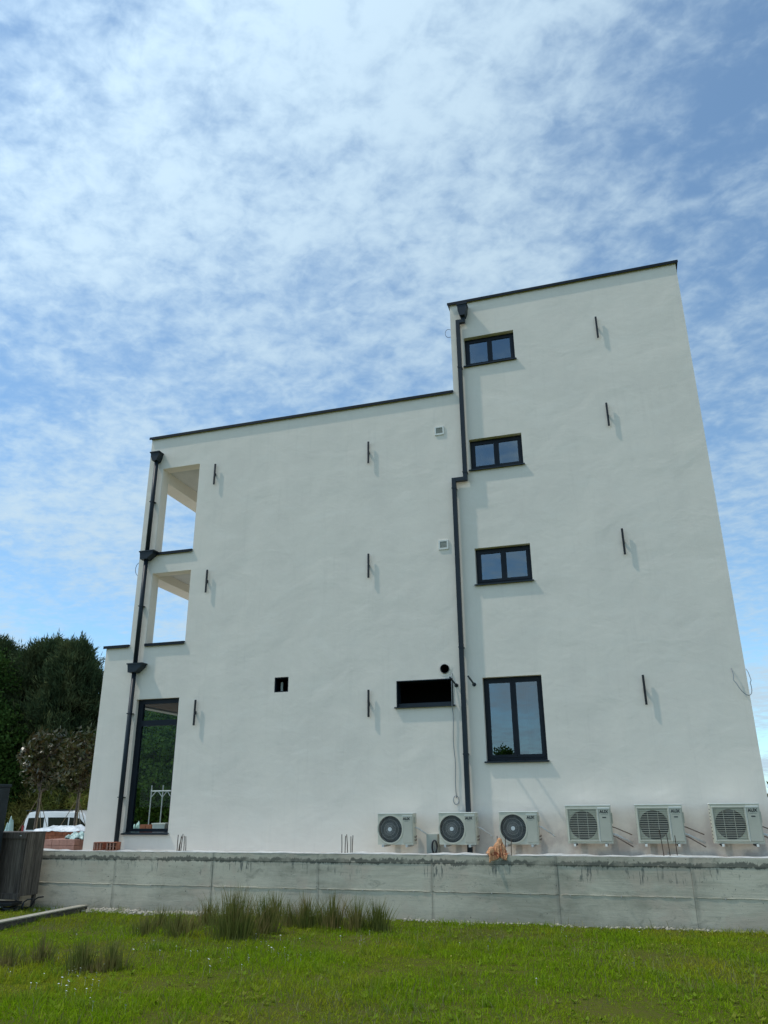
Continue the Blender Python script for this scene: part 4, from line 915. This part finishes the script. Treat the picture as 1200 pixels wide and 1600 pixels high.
def rush(x, y, rad, h, nb, label):
    o = empty('rush_clump', (x, y, float(lawn_z(x, y)))); tag(o, label, 'rushes', 'rush clumps in the grass')
    rr = rad*np.abs(rng.normal(scale=.55, size=nb)); a = rng.uniform(0, 2*np.pi, nb); bx, by = rr*np.cos(a), rr*np.sin(a)
    hh_ = h*(.30+.85*rng.random(nb)**1.6)*np.clip(1-.28*(rr/rad)**2, .25, 1); out_ = .38*(rr/rad)+rng.normal(scale=.16, size=nb)
    dx, dy_ = np.cos(a)*out_+rng.normal(scale=.12, size=nb), np.sin(a)*out_; s_a = rng.uniform(0, np.pi, nb); w = rng.uniform(.004, .007, nb)
    sx_, sy_ = np.cos(s_a)*w, np.sin(s_a)*w; z0 = np.full(nb, -.02)
    V = np.stack([np.stack([bx-sx_, by-sy_, z0], 1), np.stack([bx+sx_, by+sy_, z0], 1), np.stack([bx+dx*hh_*.45-sx_*.8, by+dy_*hh_*.45-sy_*.8, hh_*.55], 1), np.stack([bx+dx*hh_*.45+sx_*.8, by+dy_*hh_*.45+sy_*.8, hh_*.55], 1), np.stack([bx+dx*hh_*1.05, by+dy_*hh_*1.05, hh_], 1)], 1).reshape(-1, 3)
    o_ = (np.arange(nb)*5)[:, None]; F = np.concatenate([o_+np.array([0,1,3]), o_+np.array([0,3,2]), o_+np.array([2,3,4])], 1).reshape(-1, 3)
    tag(npmesh('stems', V, F, 'rush', o), kind='stuff')
RUSH = [(365, 1466, 0.40, 0.76, 1060, 'largest dark rush clump with brownish stems in front of the wall'),
        (415, 1458, 0.24, 0.60, 494, 'rush clump just right of the largest clump'),
        (430, 1440, 0.18, 0.57, 281, 'small upright rush clump behind the largest clump, near the wall'),
        (478, 1450, 0.22, 0.57, 399, 'rush clump at the left of the wide group beside the wall'),
        (520, 1452, 0.24, 0.60, 471, 'rush clump in the middle of the wide group beside the wall'),
        (556, 1455, 0.22, 0.55, 399, 'rush clump with reddish stems left of the last clump on the right'),
        (590, 1456, 0.22, 0.53, 494, 'dark dense rush clump at the right end of the group'),
        (325, 1446, 0.20, 0.48, 305, 'thin rush clump left of the largest clump, near the gravel'),
        (278, 1464, 0.24, 0.41, 399, 'dark short rush clump left of the largest clump'),
        (228, 1462, 0.29, 0.34, 305, 'sparse low rush clump in front of the gravel strip'),
        (128, 1518, 0.29, 0.39, 353, 'grey-green rush clump in the left foreground grass'),
        (172, 1516, 0.24, 0.37, 281, 'rush clump just right of the left foreground clump'),
        (62, 1506, 0.17, 0.39, 188, 'narrow upright rush clump left in the grass'),
        (452, 1448, .25, .42, 285, 'loose thin rush clump in the gap between the two dark groups'),
        (250, 1452, .30, .40, 285, 'loose rush clump behind the short dark one, close to the gravel'),
        (500, 1446, .30, .38, 170, 'loose thin stems filling the gap behind the middle rush clumps'),
        (300, 1456, .30, .36, 170, 'loose thin stems between the short rush clump and the largest one'),
        (12, 1512, 0.22, 0.34, 210, 'rush clump at the left picture edge')]
def ground_at(px, py):
    d = r2*((px-600)/FPX)-u2*((py-800)/FPX)+fw; t_ = 1.
    for _ in range(60):
        p = CAM+d*t_; t_ += (p.z-float(lawn_z(p.x, p.y)))/max(.02, -d.z)*.7
    return CAM+d*t_
for px_, py_, rad, h, nb, lab in RUSH:
    p = ground_at(px_, py_); rush(p.x, min(p.y, -1.2-rad*.6), rad, h, nb, lab)
# daisies and hawkbits
def flowers(name, pts, mat, label):
    V, F = [], []
    for x, y, r_, zt in pts:
        z = float(lawn_z(x, y))+zt; o_ = len(V); V.append((x, y, z+.006)); a0 = random.uniform(0, 6); tx, ty = random.uniform(-.5, .2), random.uniform(-.9, .1)
        for k in range(8): c_, s_ = math.cos(a0+k*.785), math.sin(a0+k*.785); V.append((x+r_*c_, y+r_*s_, z+r_*(tx*c_+ty*s_)))
        for k in range(8): F.append((o_, o_+1+k, o_+1+(k+1) % 8))
        V += [(x-.002, y, z-zt), (x+.002, y, z-zt), (x, y, z)]; F.append((o_+9, o_+10, o_+11))
    tag(npmesh(name, V, F, mat), label, 'flowers', kind='stuff')
pts = []
for cx, cy, n_, sx_, sy_ in ((300, 1490, 26, 110, 22), (110, 1535, 22, 80, 18), (430, 1480, 12, 60, 14), (800, 1500, 9, 250, 30), (560, 1470, 8, 60, 16), (150, 1560, 8, 60, 14), (1000, 1455, 8, 130, 8)):
    for _ in range(n_):
        p = ground_at(random.gauss(cx, sx_*.6), min(1598, max(1446, random.gauss(cy, sy_)))); pts.append((p.x, min(p.y, -1.1), random.uniform(.009, .015), random.uniform(.05, .09)))
flowers('daisies', pts, 'petal_white', 'tiny white daisies scattered through the grass')
pts = []
for cx, cy, n_, sx_, sy_ in ((1050, 1475, 18, 110, 14), (760, 1530, 8, 120, 30), (900, 1440, 6, 120, 4), (1010, 1520, 6, 90, 20)):
    for _ in range(n_):
        p = ground_at(random.gauss(cx, sx_*.6), min(1598, max(1448, random.gauss(cy, sy_)))); pts.append((p.x, min(p.y, -1.1), random.uniform(.008, .013), random.uniform(.06, .10)))
flowers('yellow_flowers', pts, 'petal_yellow', 'tiny pale yellow flowers scattered on the right of the lawn')
